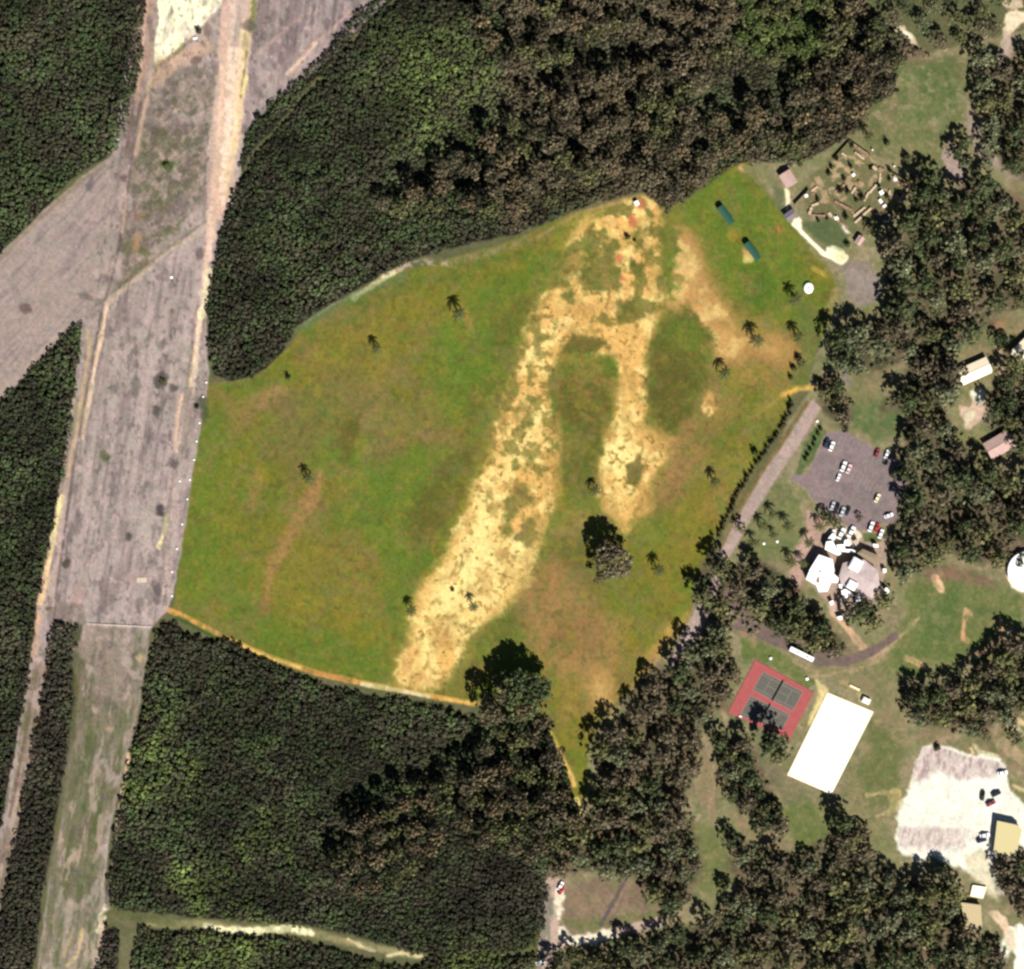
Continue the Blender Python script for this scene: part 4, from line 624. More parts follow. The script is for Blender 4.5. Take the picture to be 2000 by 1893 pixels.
SHL = 1 / math.tan(SUN_EL) * 4; SHD = (math.sin(SUN_AZ), -math.cos(SUN_AZ))     # px of shadow per metre, towards the sun on the picture
def palm(sx, sy, s, label):
    """sx, sy: where the crown's shadow falls"""
    h = 6.1 * s; x = sx + SHD[0] * SHL * h * .95; y = sy + SHD[1] * SHL * h * .95; X, Y = W(x, y); cr, tr = R.choice(PALM)
    e = empty('palm_tree', (X, Y, 0), R.uniform(0, 6.28), label=label, cat='palm', group='palms and lone small trees on the grass'); e.scale = (s, s, s)
    c = link('crown', cr, None, e, (0, 0, 6.1)); t = link('trunk', tr, M_BARK, e)
    return e
for x, y, s, lb in [(884,586,1.25,'palm on the olive grass near the pale north rim, its shadow a black star'),(726,661,.95,'small palm west of the one by the north rim'),(592,913,.95,'lone palm at the head of the tan streak in the west of the field'),(794,1171,.95,'small palm on grass at the west edge of the long sand stripe'),
    (916,1164,.9,'palm standing on the bright sand of the long stripe'),(1273,1087,1.15,'star-shaped palm just east of the big lone field tree'),(1403,705,1.05,'palm south of the pair near the green shelters'),(1463,637,1.3,'western palm of the pair south of the green shelters'),(1545,634,1.15,'eastern palm of the pair south of the green shelters'),(1153,938,.9,'palm between the two sand stripes'),(1385,919,1.0,'round-headed palm on the east side of the field'),
    (1538,560,1.15,'slim palm beside the small round white tank'),(1526,1005,1.0,'palm by the service road, north-west of the lodge'),(1568,1038,.95,'palm on the pink paving north-west of the lodge'),(1462,1040,.9,'palm on the east verge of the service road'),(1460,1072,.9,'palm near the south end of the service road'),(1534,1075,1.0,'palm on the pink paving west of the lodge'),(1557,1080,.85,'palm close to the west wall of the lodge'),(1478,1008,.9,'palm at the bend of the service road'),(1590,1008,.9,'palm at the south-west corner of the car park'),
    (1503,1030,.7,'little palm in the middle of the triangular lawn'),(1498,985,.9,'palm on the north tip of the triangular lawn'),(1684,246,1.0,'dark palm north of the ruins'),(1556,695,.8,'small palm near the east edge of the field')]:
    palm(x, y, s, lb)
def shrub_mesh(seed, c1, c2):
    rs = np.random.default_rng(seed); n = 170; dv = rs.normal(size=(n, 3)); dv[:, 2] = np.abs(dv[:, 2]); dv /= np.linalg.norm(dv, axis=1, keepdims=True)
    cen = dv * (rs.uniform(.55, 1.05, n) * (1 + .2 * np.sin(dv[:, 0] * 5 + seed)))[:, None]; cen[:, 2] = cen[:, 2] * 1.1 + .15
    t = rs.random(n)[:, None]; V, F, K = leaf_cloud(cen, dv + rs.normal(0, .3, (n, 3)), rs.uniform(.12, .26, n), alb_v(np.array(c1) * t + np.array(c2) * (1 - t)), rs)
    me = new_mesh('shrub', V, F, 4, K); me.materials.append(M_LEAF); return me
SHR = [shrub_mesh(k, c1, c2) for k, (c1, c2) in enumerate([((92,100,62),(70,80,50)), ((116,104,76),(80,80,54)), ((104,118,62),(84,92,56))])]
def shrub(x, y, r, h, label, group, v=None):
    X, Y = W(x, y); o = link('shrub', SHR[R.randrange(3) if v is None else v], None, None, (X, Y, 0), R.uniform(0, 6.28)); o.scale = (r, r, h)
    return tag(o, label, 'shrub', group)
for x, y, r, h, lb in [(563,738,1.4,2.4,'round shrub on grass in the north-west of the field'),(1226,464,1.4,2.2,'dark shrub on the sand near the white hut'),(884,1152,1.1,1.4,'low shrub on bright sand beside the palm'),(1340,1127,1.7,3.4,'slim bush near the field edge south of the star-shaped palm'),(1362,1134,1.5,2,'low bush beside the slim bush at the field edge'),(1391,1045,1.1,1.8,'small bush at the field edge west of the service road'),
    (1474,884,1.8,3.0,'bush at the north end of the roadside hedge'),(1732,280,1.6,2.6,'dark round shrub north-east of the ruins'),(1770,310,2.6,3.2,'broad dark shrub east of the ruins'),(1684,388,1.6,3,'shrub growing in the middle of the ruins'),(1640,375,1.3,2,'shrub in the western ruins'),(1673,392,1.2,2,'small shrub inside the ruined rooms'),(1830,1460,2,1.8,'low dark bush north of the gravel yard'),(1560,700,1.6,2.6,'bush by the east edge of the field'),(1550,720,1.5,2.4,'bush a step south of the small palm'),(1544,738,1.2,2,'bush south of the other field-edge bushes'),
    (385,795,1.3,1.4,'scrubby bush on the verge between runway and grass'),(325,322,2.0,1.2,'green bush growing through the runway crossing'),(318,745,2.0,1.0,'flat weed clump on the runway middle'),(505,232,2.2,2.6,'bush at the taxiway edge below the fork'),(388,62,1.6,2.4,'dark bush at the tip of the white sand'),(1655,478,1.5,2.2,'bush south of the ruins'),(1240,470,.9,1,'tiny bush on the sand')]:
    shrub(x, y, r, h, lb, 'lone shrubs and bushes')
for i, (x, y) in enumerate([(1080,170),(890,340),(820,440),(1070,440),(790,520),(1330,460),(1570,600),(940,750),(1030,760),(1430,690),(1530,820),(1700,800),(1010,1090),(1240,1120),(760,1110),(650,1140),(640,860),(1570,490),(980,600)]):
    shrub(*K1([(x, y)])[0], R.uniform(.8, 1.5), R.uniform(1.6, 3.0), 'dark shrub growing between the broken walls of the ruins', 'shrubs scattered through the ruins', 0)
for k in range(7): t = k / 6; shrub(1573 + 30 * t + R.uniform(-1, 1), 899 - 62 * t + R.uniform(-2, 2), 1.0, 1.9, 'clipped round shrub in the row on the strip beside the car park', 'row of clipped shrubs by the car park', 0)
hp = O([(1532,778),(1528,800),(1510,830),(1492,860),(1470,890),(1448,925),(1430,955),(1415,985),(1400,1015),(1388,1045)])
for i in range(len(hp) - 1):
    for j in range(4):
        t = j / 4; x = hp[i][0] * (1 - t) + hp[i + 1][0] * t; y = hp[i][1] * (1 - t) + hp[i + 1][1] * t
        shrub(x + R.uniform(-2, 2), y + R.uniform(-2, 2), R.uniform(.9, 1.5), R.uniform(1.3, 2.5), 'brown-green shrub in the hedge row along the field side of the service road', 'hedge row along the service road', 1)

# ------------------------------------------------------------------ built things
def prism(pts, z0, z1):
    n = len(pts); V = [(x, y, z0) for x, y in pts] + [(x, y, z1) for x, y in pts]
    return V, [(i, (i + 1) % n, n + (i + 1) % n, n + i) for i in range(n)], list(range(n, 2 * n))
def poly_mesh(name, V, F):
    me = bpy.data.meshes.new(name); me.from_pydata([tuple(v) for v in V], [], [tuple(f) for f in F]); me.update(); return me
def ccw(p): return p if sum(p[i][0] * p[(i + 1) % len(p)][1] - p[(i + 1) % len(p)][0] * p[i][1] for i in range(len(p))) > 0 else p[::-1]
def prism_mesh(name, pts, z0, z1):
    pts = ccw(pts); V, F, top = prism(pts, z0, z1); return poly_mesh(name, V, F + [top] + [list(range(len(pts)))[::-1]])
def bx(x0, x1, y0, y1, z0, z1):
    V = [(x, y, z) for z in (z0, z1) for y in (y0, y1) for x in (x0, x1)]
    return V, [(0, 2, 3, 1), (4, 5, 7, 6), (0, 1, 5, 4), (2, 6, 7, 3), (0, 4, 6, 2), (1, 3, 7, 5)]
def boxes(name, L): V, F = join([bx(*b) for b in L]); return poly_mesh(name, V, F)
def bev(o, wd=.04, seg=2): m = o.modifiers.new('edge', 'BEVEL'); m.width = wd; m.segments = seg; return o
MW = mat('white_roof', (.88, .88, .87), rough=.5, nscale=.4, namp=.06, bump=.2, bscale=.8); MWALL = mat('plaster', A(225, 214, 196), nscale=.6, namp=.1)
MPK = mat('pink_tile_roof', A(236, 196, 186), nscale=.7, namp=.14, bump=.5, bscale=2); MCR = mat('cream_roof', (.84, .72, .53), nscale=.6, namp=.08, rough=.6); MYR = mat('yellow_roof', A(255, 236, 178)); MBG = mat('beige_metal_roof', A(240, 216, 170))
MGR = mat('grey_roof', A(158, 142, 152), nscale=.6, namp=.12); MTAN = mat('tan_flat_roof', A(184, 160, 134), nscale=.6, namp=.12)
MDOOR = mat('dark_door', (.06, .05, .04), rough=.6); MGLASS = mat('window_glass', (.02, .025, .03), rough=.08, spec=.6)
MGREEN = mat('green_canvas', (.022, .075, .055), rough=.6, nscale=1.5, namp=.15); MPOST = mat('grey_metal', (.3, .3, .3), rough=.5, metal=.6)
MSTONE = mat('coral_stone', A(255, 222, 190), nscale=1.5, namp=.2, bump=.6); MSTONE2 = mat('weathered_stone', A(200, 158, 132), nscale=1.5, namp=.2, bump=.6); MWHT = mat('white_paint', (.85, .85, .84), rough=.4)
MRED = mat('red_court_paint', A(206, 106, 106), nscale=.35, namp=.12, bump=.1); MCOURT = mat('grey_court_paint', A(122, 118, 108), nscale=.8, namp=.14, bump=.1); MLINE = mat('line_paint', A(176, 164, 160)); MNET = mat('net_cord', A(150, 140, 136))
MBEIGE = mat('bleached_concrete', A(246, 226, 200), nscale=1.2, namp=.15)
MSLAB = mat('white_concrete', (.87, .86, .84), rough=.6, nscale=.2, namp=.03); MEDGE = mat('cream_kerb', (.80, .66, .40), nscale=.6, namp=.08)
def house(name, px, py, L, Wd, ang, hw, hr, roofm, label, wallm=MWALL, chimney=False):
    """gabled house: walls, two-slope roof with overhang, doors, windows. ang in degrees anticlockwise from east"""
    X, Y = W(px, py); e = empty(name, (X, Y, 0), math.radians(ang), label=label, cat='house'); l, d = L / 2, Wd / 2
    V, F = bx(-l + .4, l - .4, -d + .4, d - .4, -.1, hw); V += [(-l + .4, 0, hw + hr - .15), (l - .4, 0, hw + hr - .15)]; F += [(4, 8, 6), (5, 7, 9)]
    link('wall', poly_mesh('wall', V, F), wallm, e)
    t = .16; ze = hw - .05; V = [(-l, -d, ze), (l, -d, ze), (l, 0, hw + hr), (-l, 0, hw + hr), (-l, d, ze), (l, d, ze)]; V += [(x, y, z + t) for x, y, z in V]
    F = [(6, 7, 8, 9), (9, 8, 11, 10), (0, 3, 2, 1), (3, 4, 5, 2), (0, 1, 7, 6), (5, 4, 10, 11), (1, 2, 8, 7), (2, 5, 11, 8), (3, 0, 6, 9), (4, 3, 9, 10)]
    rf = link('roof', poly_mesh('roof', V, F), roofm, e)
    link('ridge_cap', boxes('ridge_cap', [(-l, l, -.14, .14, hw + hr + t * .6, hw + hr + t + .1)]), roofm, rf)
    link('door', boxes('door', [(-.5, .5, -d + .33, -d + .4, 0, 2.1)]), MDOOR, e)
    for x in (-l * .6, l * .6): link('window', boxes('window', [(x - .6, x + .6, -d + .34, -d + .4, 1, 2)]), MGLASS, e)
    return e
house('gabled_house', *K5([(385,660)])[0], 16.2, 8.2, 24, 2.5, 1.3, MCR, 'cream-roofed house beside the bright sandy yard, with a stepped shadow behind')
house('gabled_house', *K5([(1090,330)])[0], 22, 9.6, 44, 2.8, 1.5, MCR, 'long cream-roofed house cut by the right edge, the northernmost house')
house('gabled_house', *K5([(690,1560)])[0], 13.6, 9.2, 30, 2.5, 1.15, MPK, 'pink gabled house with a bright south slope, south of the sandy yard')
house('gabled_house', *K1([(255,600)])[0], 7.6, 6.2, -58, 2.6, .8, MPK, 'small pink-roofed house north of the white curving path')
house('store_shed', *K1([(280,1070)])[0], 5.4, 4.2, 35, 2.6, .5, MGR, 'small grey-roofed shed at the head of the white path')
house('store_shed', *K1([(1175,1390)])[0], 4.6, 3.4, 55, 2.0, .5, MPK, 'little pinkish shed by the trees south of the ruins')
def flat_building(name, pts, h, roofm, label, cat='building', zb=0, parts=()):
    P_ = ccw([W(*p) for p in pts]); cx = sum(p[0] for p in P_) / len(P_); cy = sum(p[1] for p in P_) / len(P_); q = [(x - cx, y - cy) for x, y in P_]
    e = empty(name, (cx, cy, zb), label=label, cat=cat); link('wall', prism_mesh('wall', [(x * .95, y * .95) for x, y in q], -.1, h), MWALL, e)
    link('roof', prism_mesh('roof', q, h + .003, h + .3), roofm, e)
    for nm, x, y, sx, sy, sz, m in parts: X, Y = W(x, y); link(nm, boxes(nm, [(X - cx - sx / 2, X - cx + sx / 2, Y - cy - sy / 2, Y - cy + sy / 2, h + .3, h + .3 + sz)]), m, e)
    for k in range(len(q)):
        (ax, ay), (bx_, by_) = q[k], q[(k + 1) % len(q)]; L = math.hypot(bx_ - ax, by_ - ay)
        if L > 5 and h > 2:
            d = ((bx_ - ax) / L, (by_ - ay) / L); n = (d[1], -d[0]); m_ = ((ax + bx_) / 2 * .95, (ay + by_) / 2 * .95)
            c = [(m_[0] + d[0] * s + n[0] * o, m_[1] + d[1] * s + n[1] * o) for s, o in ((-.8, -.05), (.8, -.05), (.8, .04), (-.8, .04))]
            link('window', prism_mesh('window', c, 1.0, 2.1), MGLASS, e)
    return e
flat_building('lodge_building', K2([(470,515),(685,590),(715,760),(700,815),(785,890),(770,965),(665,955),(605,1100),(470,1110),(425,1000),(262,905),(330,740)]), 4.6, MW, 'white flat-roofed west wing of the lodge', parts=[('roof_vent', *K2([(490,790)])[0], .8, .8, .6, MPOST), ('roof_vent', *K2([(465,885)])[0], .7, .7, .5, MPOST), ('roof_terrace', *K2([(455,930)])[0], 1.5, 2, .3, MTAN)])
flat_building('lodge_annex', K2([(590,310),(690,295),(745,400),(830,500),(780,530),(565,430)]), 3.6, MW, 'white flat roof north of the main white wing')
flat_building('lodge_annex', K2([(880,290),(940,270),(990,350),(960,380),(870,370)]), 3.0, MW, 'small white flat roof between annex and car park')
flat_building('lodge_annex', K2([(1010,300),(1080,270),(1120,320),(1060,380)]), 2.8, mat('beige_roof', A(240,214,196)), 'small beige flat roof east of the little white one')
flat_building('lodge_annex', K2([(830,1090),(890,1060),(1020,1130),(960,1170),(900,1220),(850,1200)]), 3.0, MW, 'bright white canopy south of the hipped roof')
flat_building('lodge_annex', K2([(1050,1170),(1130,1190),(1140,1250),(1070,1260)]), 2.8, MW, 'smaller white canopy south-east of the hipped roof')
flat_building('lodge_annex', K2([(1330,345),(1410,350),(1430,400),(1350,400)]), 2.4, MW, 'little white roof on the lawn north-east of the lodge')
flat_building('lodge_annex', K2([(1500,1050),(1560,1040),(1610,1110),(1550,1140)]), 2.4, MW, 'little white roof under the trees east of the lodge')
for pts_, h_, lb_ in (([(750,360),(870,350),(900,430),(1000,430),(1060,460),(1040,490),(860,470),(790,440)], 2.6, 'long thin white walkway roof between annex and hall'), ([(620,260),(700,170),(750,220),(720,290)], 2.4, 'white porch roof at the north-west of the lodge'), ([(640,1270),(700,1240),(720,1290),(670,1330)], 2.2, 'tiny white roof south of the west wing'), ([(760,1510),(860,1480),(890,1540),(800,1560)], 2.0, 'white slab roof at the head of the dirt path'), ([(1490,740),(1550,740),(1550,800),(1500,810)], 2.2, 'small cream roof at the east corner of the tan wing'), ([(790,980),(850,1000),(840,1060),(800,1040)], 2.4, 'narrow white strip roof between the wing and the canopy')):
    flat_building('lodge_annex', K2(pts_), h_, MW, lb_)
# hipped hall with two white skylights, and the tan north-east wing
def hip(name, pts, ridge, hw, hr, m, label):
    P_ = ccw([W(*p) for p in pts]); r0, r1 = [W(*p) for p in ridge]; cx = sum(p[0] for p in P_) / len(P_); cy = sum(p[1] for p in P_) / len(P_)
    q = [(x - cx, y - cy) for x, y in P_]; r0 = (r0[0] - cx, r0[1] - cy); r1 = (r1[0] - cx, r1[1] - cy); e = empty(name, (cx, cy, 0), label=label, cat='building')
    link('wall', prism_mesh('wall', [(x * .95, y * .95) for x, y in q], -.1, hw), MWALL, e)
    n = len(q); V = [(x, y, hw + .003) for x, y in q] + [(x, y, hw + .2) for x, y in q] + [(*r0, hw + hr), (*r1, hw + hr)]; F = [tuple(range(n))[::-1]]
    near = [0 if math.hypot(x - r0[0], y - r0[1]) < math.hypot(x - r1[0], y - r1[1]) else 1 for x, y in q]
    for i in range(n):
        j = (i + 1) % n; F.append((i, j, n + j, n + i))
        F.append((n + i, n + j, 2 * n + near[i])) if near[i] == near[j] else F.append((n + i, n + j, 2 * n + near[j], 2 * n + near[i]))
    link('roof', poly_mesh('roof', V, F), m, e); link('door', boxes('door', [(-.6, .6, -.06, .06, 0, 2.1)]), MDOOR, e, (q[0][0] * .96, q[0][1] * .96, 0)); return e, cx, cy
e, cx, cy = hip('lodge_hall', K2([(790,850),(850,650),(1010,600),(1190,590),(1410,770),(1440,1030),(1340,1210),(1160,1170),(820,985)]), K2([(960,770),(1300,950)]), 4.2, 1.3, mat('pale_pink_roof', A(236, 212, 210), nscale=.5, namp=.18, bump=.4, bscale=2), 'large pale pink hipped hall roof carrying two white skylights')
for (x, y), sx, sy in ((K2([(1055,672)])[0], 5.2, 6), (K2([(992,1000)])[0], 4.4, 4.2)):
    X, Y = W(x, y); o = link('skylight', boxes('skylight', [(-sx / 2, sx / 2, -sy / 2, sy / 2, 4.2, 6.1), (-sx / 2 + .5, sx / 2 - .5, -sy / 2 + .5, sy / 2 - .5, 6.1, 6.4)]), MW, e, (X - cx, Y - cy, 0), math.radians(-28))
hip('lodge_wing', K2([(1075,490),(1170,425),(1425,530),(1395,690),(1300,650)]), K2([(1160,490),(1360,590)]), 3.6, .6, MTAN, 'tan north-east wing of the lodge, separated by a dark gap')
# yellow-roofed stores on the gravel yard
flat_building('yard_store', YK([(1480,1165),(1760,1225),(1830,1290),(1740,1690),(1430,1590)]), 3.6, MYR, 'large pale-yellow flat roof beside the gravel yard, dark shadow on two sides')
flat_building('yard_store', Z(1500,1419,.2526,[(1485,1355),(1640,1375),(1650,1565),(1520,1560)]), 2.6, MBG, 'beige flat roof south of the yard among pines')
flat_building('yard_store', Z(1500,1419,.2526,[(1580,1225),(1690,1240),(1660,1330),(1560,1310)]), .7, MCR, 'low cream platform just above the southern beige roof')
# round roof at the right edge
X, Y = W(2004, 1116); e = empty('round_pavilion', (X, Y, 0), label='round white roof cut by the right edge', cat='pavilion'); n = 28
circ = [(9.3 * math.cos(2 * math.pi * k / n), 9.6 * math.sin(2 * math.pi * k / n)) for k in range(n)]
link('floor_ring', prism_mesh('floor_ring', [(x * 1.04, y * 1.04) for x, y in circ], -.1, .2), MEDGE, e)
V = [(x, y, 2.4) for x, y in circ] + [(0, 0, 3.4)]; link('roof', poly_mesh('roof', V, [(k, (k + 1) % n, n) for k in range(n)]), MW, e); V2, F2 = [], []
for k in range(0, n, 4): link('post', boxes('post', [(circ[k][0] * .93 - .12, circ[k][0] * .93 + .12, circ[k][1] * .93 - .12, circ[k][1] * .93 + .12, 0, 2.4)]), MWHT, e)
# tennis courts
KT = lambda p: Z(1400,1240,.17058,p)
def sheet(name, pts, z, m, parent, cx, cy): q = ccw([(W(*p)[0] - cx, W(*p)[1] - cy) for p in pts]); return link(name, prism_mesh(name, q, z - .03, z), m, parent)
tc = KT([(440,285),(1112,660),(838,1195),(125,890)]); cx, cy = W(*KT([(625,750)])[0]); e = empty('tennis_court', (cx, cy, 0), label='red painted pad with two grey tennis courts side by side', cat='tennis court')
link('court_pad', prism_mesh('court_pad', ccw([(W(*p)[0] - cx, W(*p)[1] - cy) for p in tc]), -.2, .22), MRED, e)
def lines(q4, nm):
    q = [np.array((W(*p)[0] - cx, W(*p)[1] - cy)) for p in q4]; B = lambda u, v: (q[0] * (1 - u) + q[1] * u) * (1 - v) + (q[3] * (1 - u) + q[2] * u) * v
    o = sheet(nm, q4, .235, MCOURT, e, cx, cy); V = []; F = []
    for (u0, v0), (u1, v1) in [((0, 0), (1, 0)), ((0, 1), (1, 1)), ((0, 0), (0, 1)), ((1, 0), (1, 1)), ((0, .13), (1, .13)), ((0, .87), (1, .87)), ((.23, .13), (.23, .87)), ((.77, .13), (.77, .87)), ((.23, .5), (.77, .5))]:
        a, b = B(u0, v0), B(u1, v1); d = (b - a) / np.linalg.norm(b - a); nn = np.array((-d[1], d[0])) * .11; k = len(V)
        V += [(*(a - nn), 0.25), (*(b - nn), .25), (*(b + nn), .25), (*(a + nn), .25)]; F.append((k, k + 1, k + 2, k + 3))
    for i in range(len(V)): V[i] = (V[i][0], V[i][1], .242 + .004 * (i // 4))
    link('court_lines', poly_mesh('court_lines', V, F), MLINE, o)
    a, b = B(.5, -.05), B(.5, 1.05); d = (b - a) / np.linalg.norm(b - a); nn = np.array((-d[1], d[0])) * .05
    link('net', prism_mesh('net', [tuple(a - nn), tuple(b - nn), tuple(b + nn), tuple(a + nn)], .25, 1.2), MNET, e)
lines(KT([(530,425),(985,655),(868,870),(415,630)]), 'court_surface'); lines(KT([(385,700),(835,915),(745,1085),(265,925)]), 'court_surface')
# white court
wc = KT([(1268,672),(1780,888),(1312,1815),(822,1600)]); cx, cy = W(1625, 1452); e = empty('sports_court', (cx, cy, 0), label='big plain white concrete court slab with cream edge', cat='sports court')
q = [(W(*p)[0] - cx, W(*p)[1] - cy) for p in wc]; link('edge_kerb', prism_mesh('edge_kerb', [(x * 1.035, y * 1.02) for x, y in q], -.1, .16), MEDGE, e); link('court_slab', prism_mesh('court_slab', q, -.05, .2), MSLAB, e)

# ---- vehicles
MT = mat('tyre', (.02, .02, .02), rough=.8); PAINT = {n: mat(n + '_car_paint', c, rough=.3, spec=.5) for n, c in {'white': (.85, .85, .86), 'silver': (.45, .46, .5), 'black': (.015, .015, .02), 'navy': (.02, .03, .06), 'maroon': (.22, .04, .05), 'red': (.4, .03, .03), 'cream': (.8, .72, .5), 'teal': (.08, .2, .18), 'pink': (.7, .5, .5)}.items()}
def loft(secs): # secs: list of (x, halfwidth, zlow, zhigh) -> closed body
    V = []; F = []; m = 8
    for x, hw, z0, z1 in secs: V += [(x, -hw * .9, z0), (x, hw * .9, z0), (x, hw, z0 + .15), (x, hw, z0 * .3 + z1 * .7), (x, hw * .88, z1), (x, -hw * .88, z1), (x, -hw, z0 * .3 + z1 * .7), (x, -hw, z0 + .15)]
    for i in range(len(secs) - 1):
        for k in range(m): F.append((i * m + k, i * m + (k + 1) % m, (i + 1) * m + (k + 1) % m, (i + 1) * m + k))
    F += [tuple(range(m))[::-1], tuple((len(secs) - 1) * m + k for k in range(m))]; return V, F
def cyl(name, r, wd, n=14):
    V = [(r * math.cos(2 * math.pi * k / n), y, r * math.sin(2 * math.pi * k / n)) for y in (-wd / 2, wd / 2) for k in range(n)]
    return poly_mesh(name, V, [(k, (k + 1) % n, n + (k + 1) % n, n + k) for k in range(n)] + [tuple(range(n))[::-1], tuple(range(n, 2 * n))])
BODY = poly_mesh('body', *loft([(-2.25, .75, .35, .75), (-2.1, .85, .28, .92), (-1.2, .9, .25, .98), (0, .9, .25, .98), (1.1, .9, .25, .95), (1.9, .85, .28, .82), (2.25, .7, .35, .65)]))
CAB = poly_mesh('cabin_glass', *loft([(-1.7, .72, .9, .95), (-1.1, .7, .9, 1.38), (-.2, .7, .9, 1.44), (.3, .7, .9, 1.40), (1.0, .74, .85, .93)])); ROOF = poly_mesh('roof_panel', *loft([(-1.15, .6, 1.36, 1.42), (-.3, .62, 1.38, 1.48), (.35, .6, 1.36, 1.44)]))
WHEEL = cyl('wheel', .32, .2); WHEEL.materials.append(MT); CAB.materials.append(MGLASS); LAMP = boxes('headlight', [(-.05, .05, -.16, .16, -.07, .07)]); LAMP.materials.append(MWHT)
def car(px, py, paint, ang, label, s=1.0):
    X, Y = W(px, py); e = empty('parked_car', (X, Y, .05), math.radians(ang), label=label, cat='car', group='cars parked around the lodge and yard'); e.scale = (s, s, s)
    for nm, me in (('body', BODY), ('cabin_glass', CAB), ('roof_panel', ROOF)):
        if nm != 'cabin_glass': me = me.copy(); me.materials.clear(); me.materials.append(PAINT[paint])
        link(nm, me, None, e)
    for x in (-1.4, 1.4):
        for y in (-.82, .82): link('wheel', WHEEL, None, e, (x, y, .32))
    for y in (-.55, .55): link('headlight', LAMP, None, e, (2.18, y, .6))
L3 = lambda x, y: Z(1540,830,.12257,[(x, y)])[0]
for x, y, p, a, lb, s in [(605,290,'navy',67,'dark blue car at the north-west corner of the car park',1.1),(688,340,'white',67,'white van-sized car beside the dark blue one',1.1),(875,660,'white',67,'white car in the middle bay of the car park',1.15),(960,700,'pink',67,'pinkish-silver car next to the white one in the middle bay',1.05),(795,835,'white',67,'small white car behind the middle bay',.85),(1410,450,'maroon',67,'maroon car on the north edge of the car park',1),(1568,465,'white',67,'white car on the north-east edge next to the maroon one',1),(1775,650,'silver',40,'silver car half under the east trees',.9),
    (1415,1165,'cream',62,'cream car standing alone on the east side of the car park',1.0),(700,1290,'silver',67,'silver car at the west end of the south row',.95),(775,1310,'black',67,'black car second in the south row',.95),(860,1380,'silver',67,'light silver car third in the south row',1.05),(940,1370,'black',67,'black car at the east end of the south row',1.0),(1595,1445,'white',20,'white car parked crosswise under the trees',1.0),(1315,1620,'white',67,'white car at the gate south of the car park',1.15),(1408,1640,'red',67,'red car squeezed between two white ones by the gate',1.0),(1470,1735,'white',67,'white car next to the red one',1.05),(1000,1700,'white',60,'white car close to the lodge entrance',1.25),(840,1730,'white',60,'long white car west of the entrance',1.3),(705,1740,'white',75,'white car at the west end before the annex',1.0)]:
    car(*L3(x, y), p, a, lb, s)
for x, y, p, a, lb in [(1290,820,'black',80,'black car nearest the middle of the gravel yard'),(1480,795,'black',25,'black car at the north-east of the gravel yard'),(1405,930,'maroon',25,'dark maroon car between the black cars and the yellow roof'),(1570,500,'white',10,'white car with a black shadow at the top of the yard'),(1320,1380,'white',10,'white car west of the yellow roof'),(1275,1450,'navy',15,'dark car at the corner of the yellow roof')]:
    car(*YK([(x, y)])[0], p, a, lb, 1.1)
car(1095, 1730, 'white', 60, 'white car on the sandy fork road', 1.0); car(1096, 1739, 'red', 60, 'red car right below the white one on the sandy fork road', 1.0); car(1056, 1878, 'white', 20, 'white car at the bottom edge on the grey road', 1.15)
bl_v = []; bl_f = []
for r0, r1, nb in (((750, 640), (1230, 900), 9), ((1010, 830), (1440, 1060), 8), ((700, 1200), (1000, 1360), 5), ((820, 230), (1500, 560), 11)):
    for k in range(nb):
        t = k / (nb - 1); cx_, cy_ = r0[0] + (r1[0] - r0[0]) * t, r0[1] + (r1[1] - r0[1]) * t; p0, p1 = [np.array(W(*L3(*q))) for q in ((cx_ - 35, cy_ + 85), (cx_ + 35, cy_ - 85))]
        d = (p1 - p0) / np.linalg.norm(p1 - p0); nn = np.array((-d[1], d[0])) * .08; k0 = len(bl_v); bl_v += [(*(p0 - nn), .06), (*(p1 - nn), .06), (*(p1 + nn), .06), (*(p0 + nn), .06)]; bl_f.append((k0, k0 + 1, k0 + 2, k0 + 3))
tag(link('bay_markings', poly_mesh('bay_markings', bl_v, bl_f), mat('worn_white_paint', A(196, 180, 178), nscale=2, namp=.3)), kind='structure')
# coach
X, Y = W(*KT([(965,218)])[0]); e = empty('coach_bus', (X, Y, .05), math.radians(-26), label='long white coach parked on the loop road', cat='coach'); link('body', poly_mesh('body', *loft([(-6.4, 1.15, .4, 3.0), (-6.2, 1.27, .35, 3.2), (6.0, 1.27, .35, 3.2), (6.4, 1.15, .4, 2.6)])), MWHT, e)
for sg in (-1, 1): link('side_window', boxes('side_window', [(-5.6, 5.2, sg * 1.285 - .02, sg * 1.285 + .02, 1.7, 2.6)]), MGLASS, e)
link('windscreen', boxes('windscreen', [(6.3, 6.42, -1.0, 1.0, 1.3, 2.5)]), MGLASS, e); link('roof_hatch', boxes('roof_hatch', [(-2.5, -1.5, -.5, .5, 3.2, 3.32), (2.5, 3.5, -.5, .5, 3.2, 3.32)]), MPOST, e)
for x in (-4, 4.2):
    for y in (-1.15, 1.15): o = link('wheel', WHEEL, None, e, (x, y, .48)); o.scale = (1.5, 1.5, 1.5)
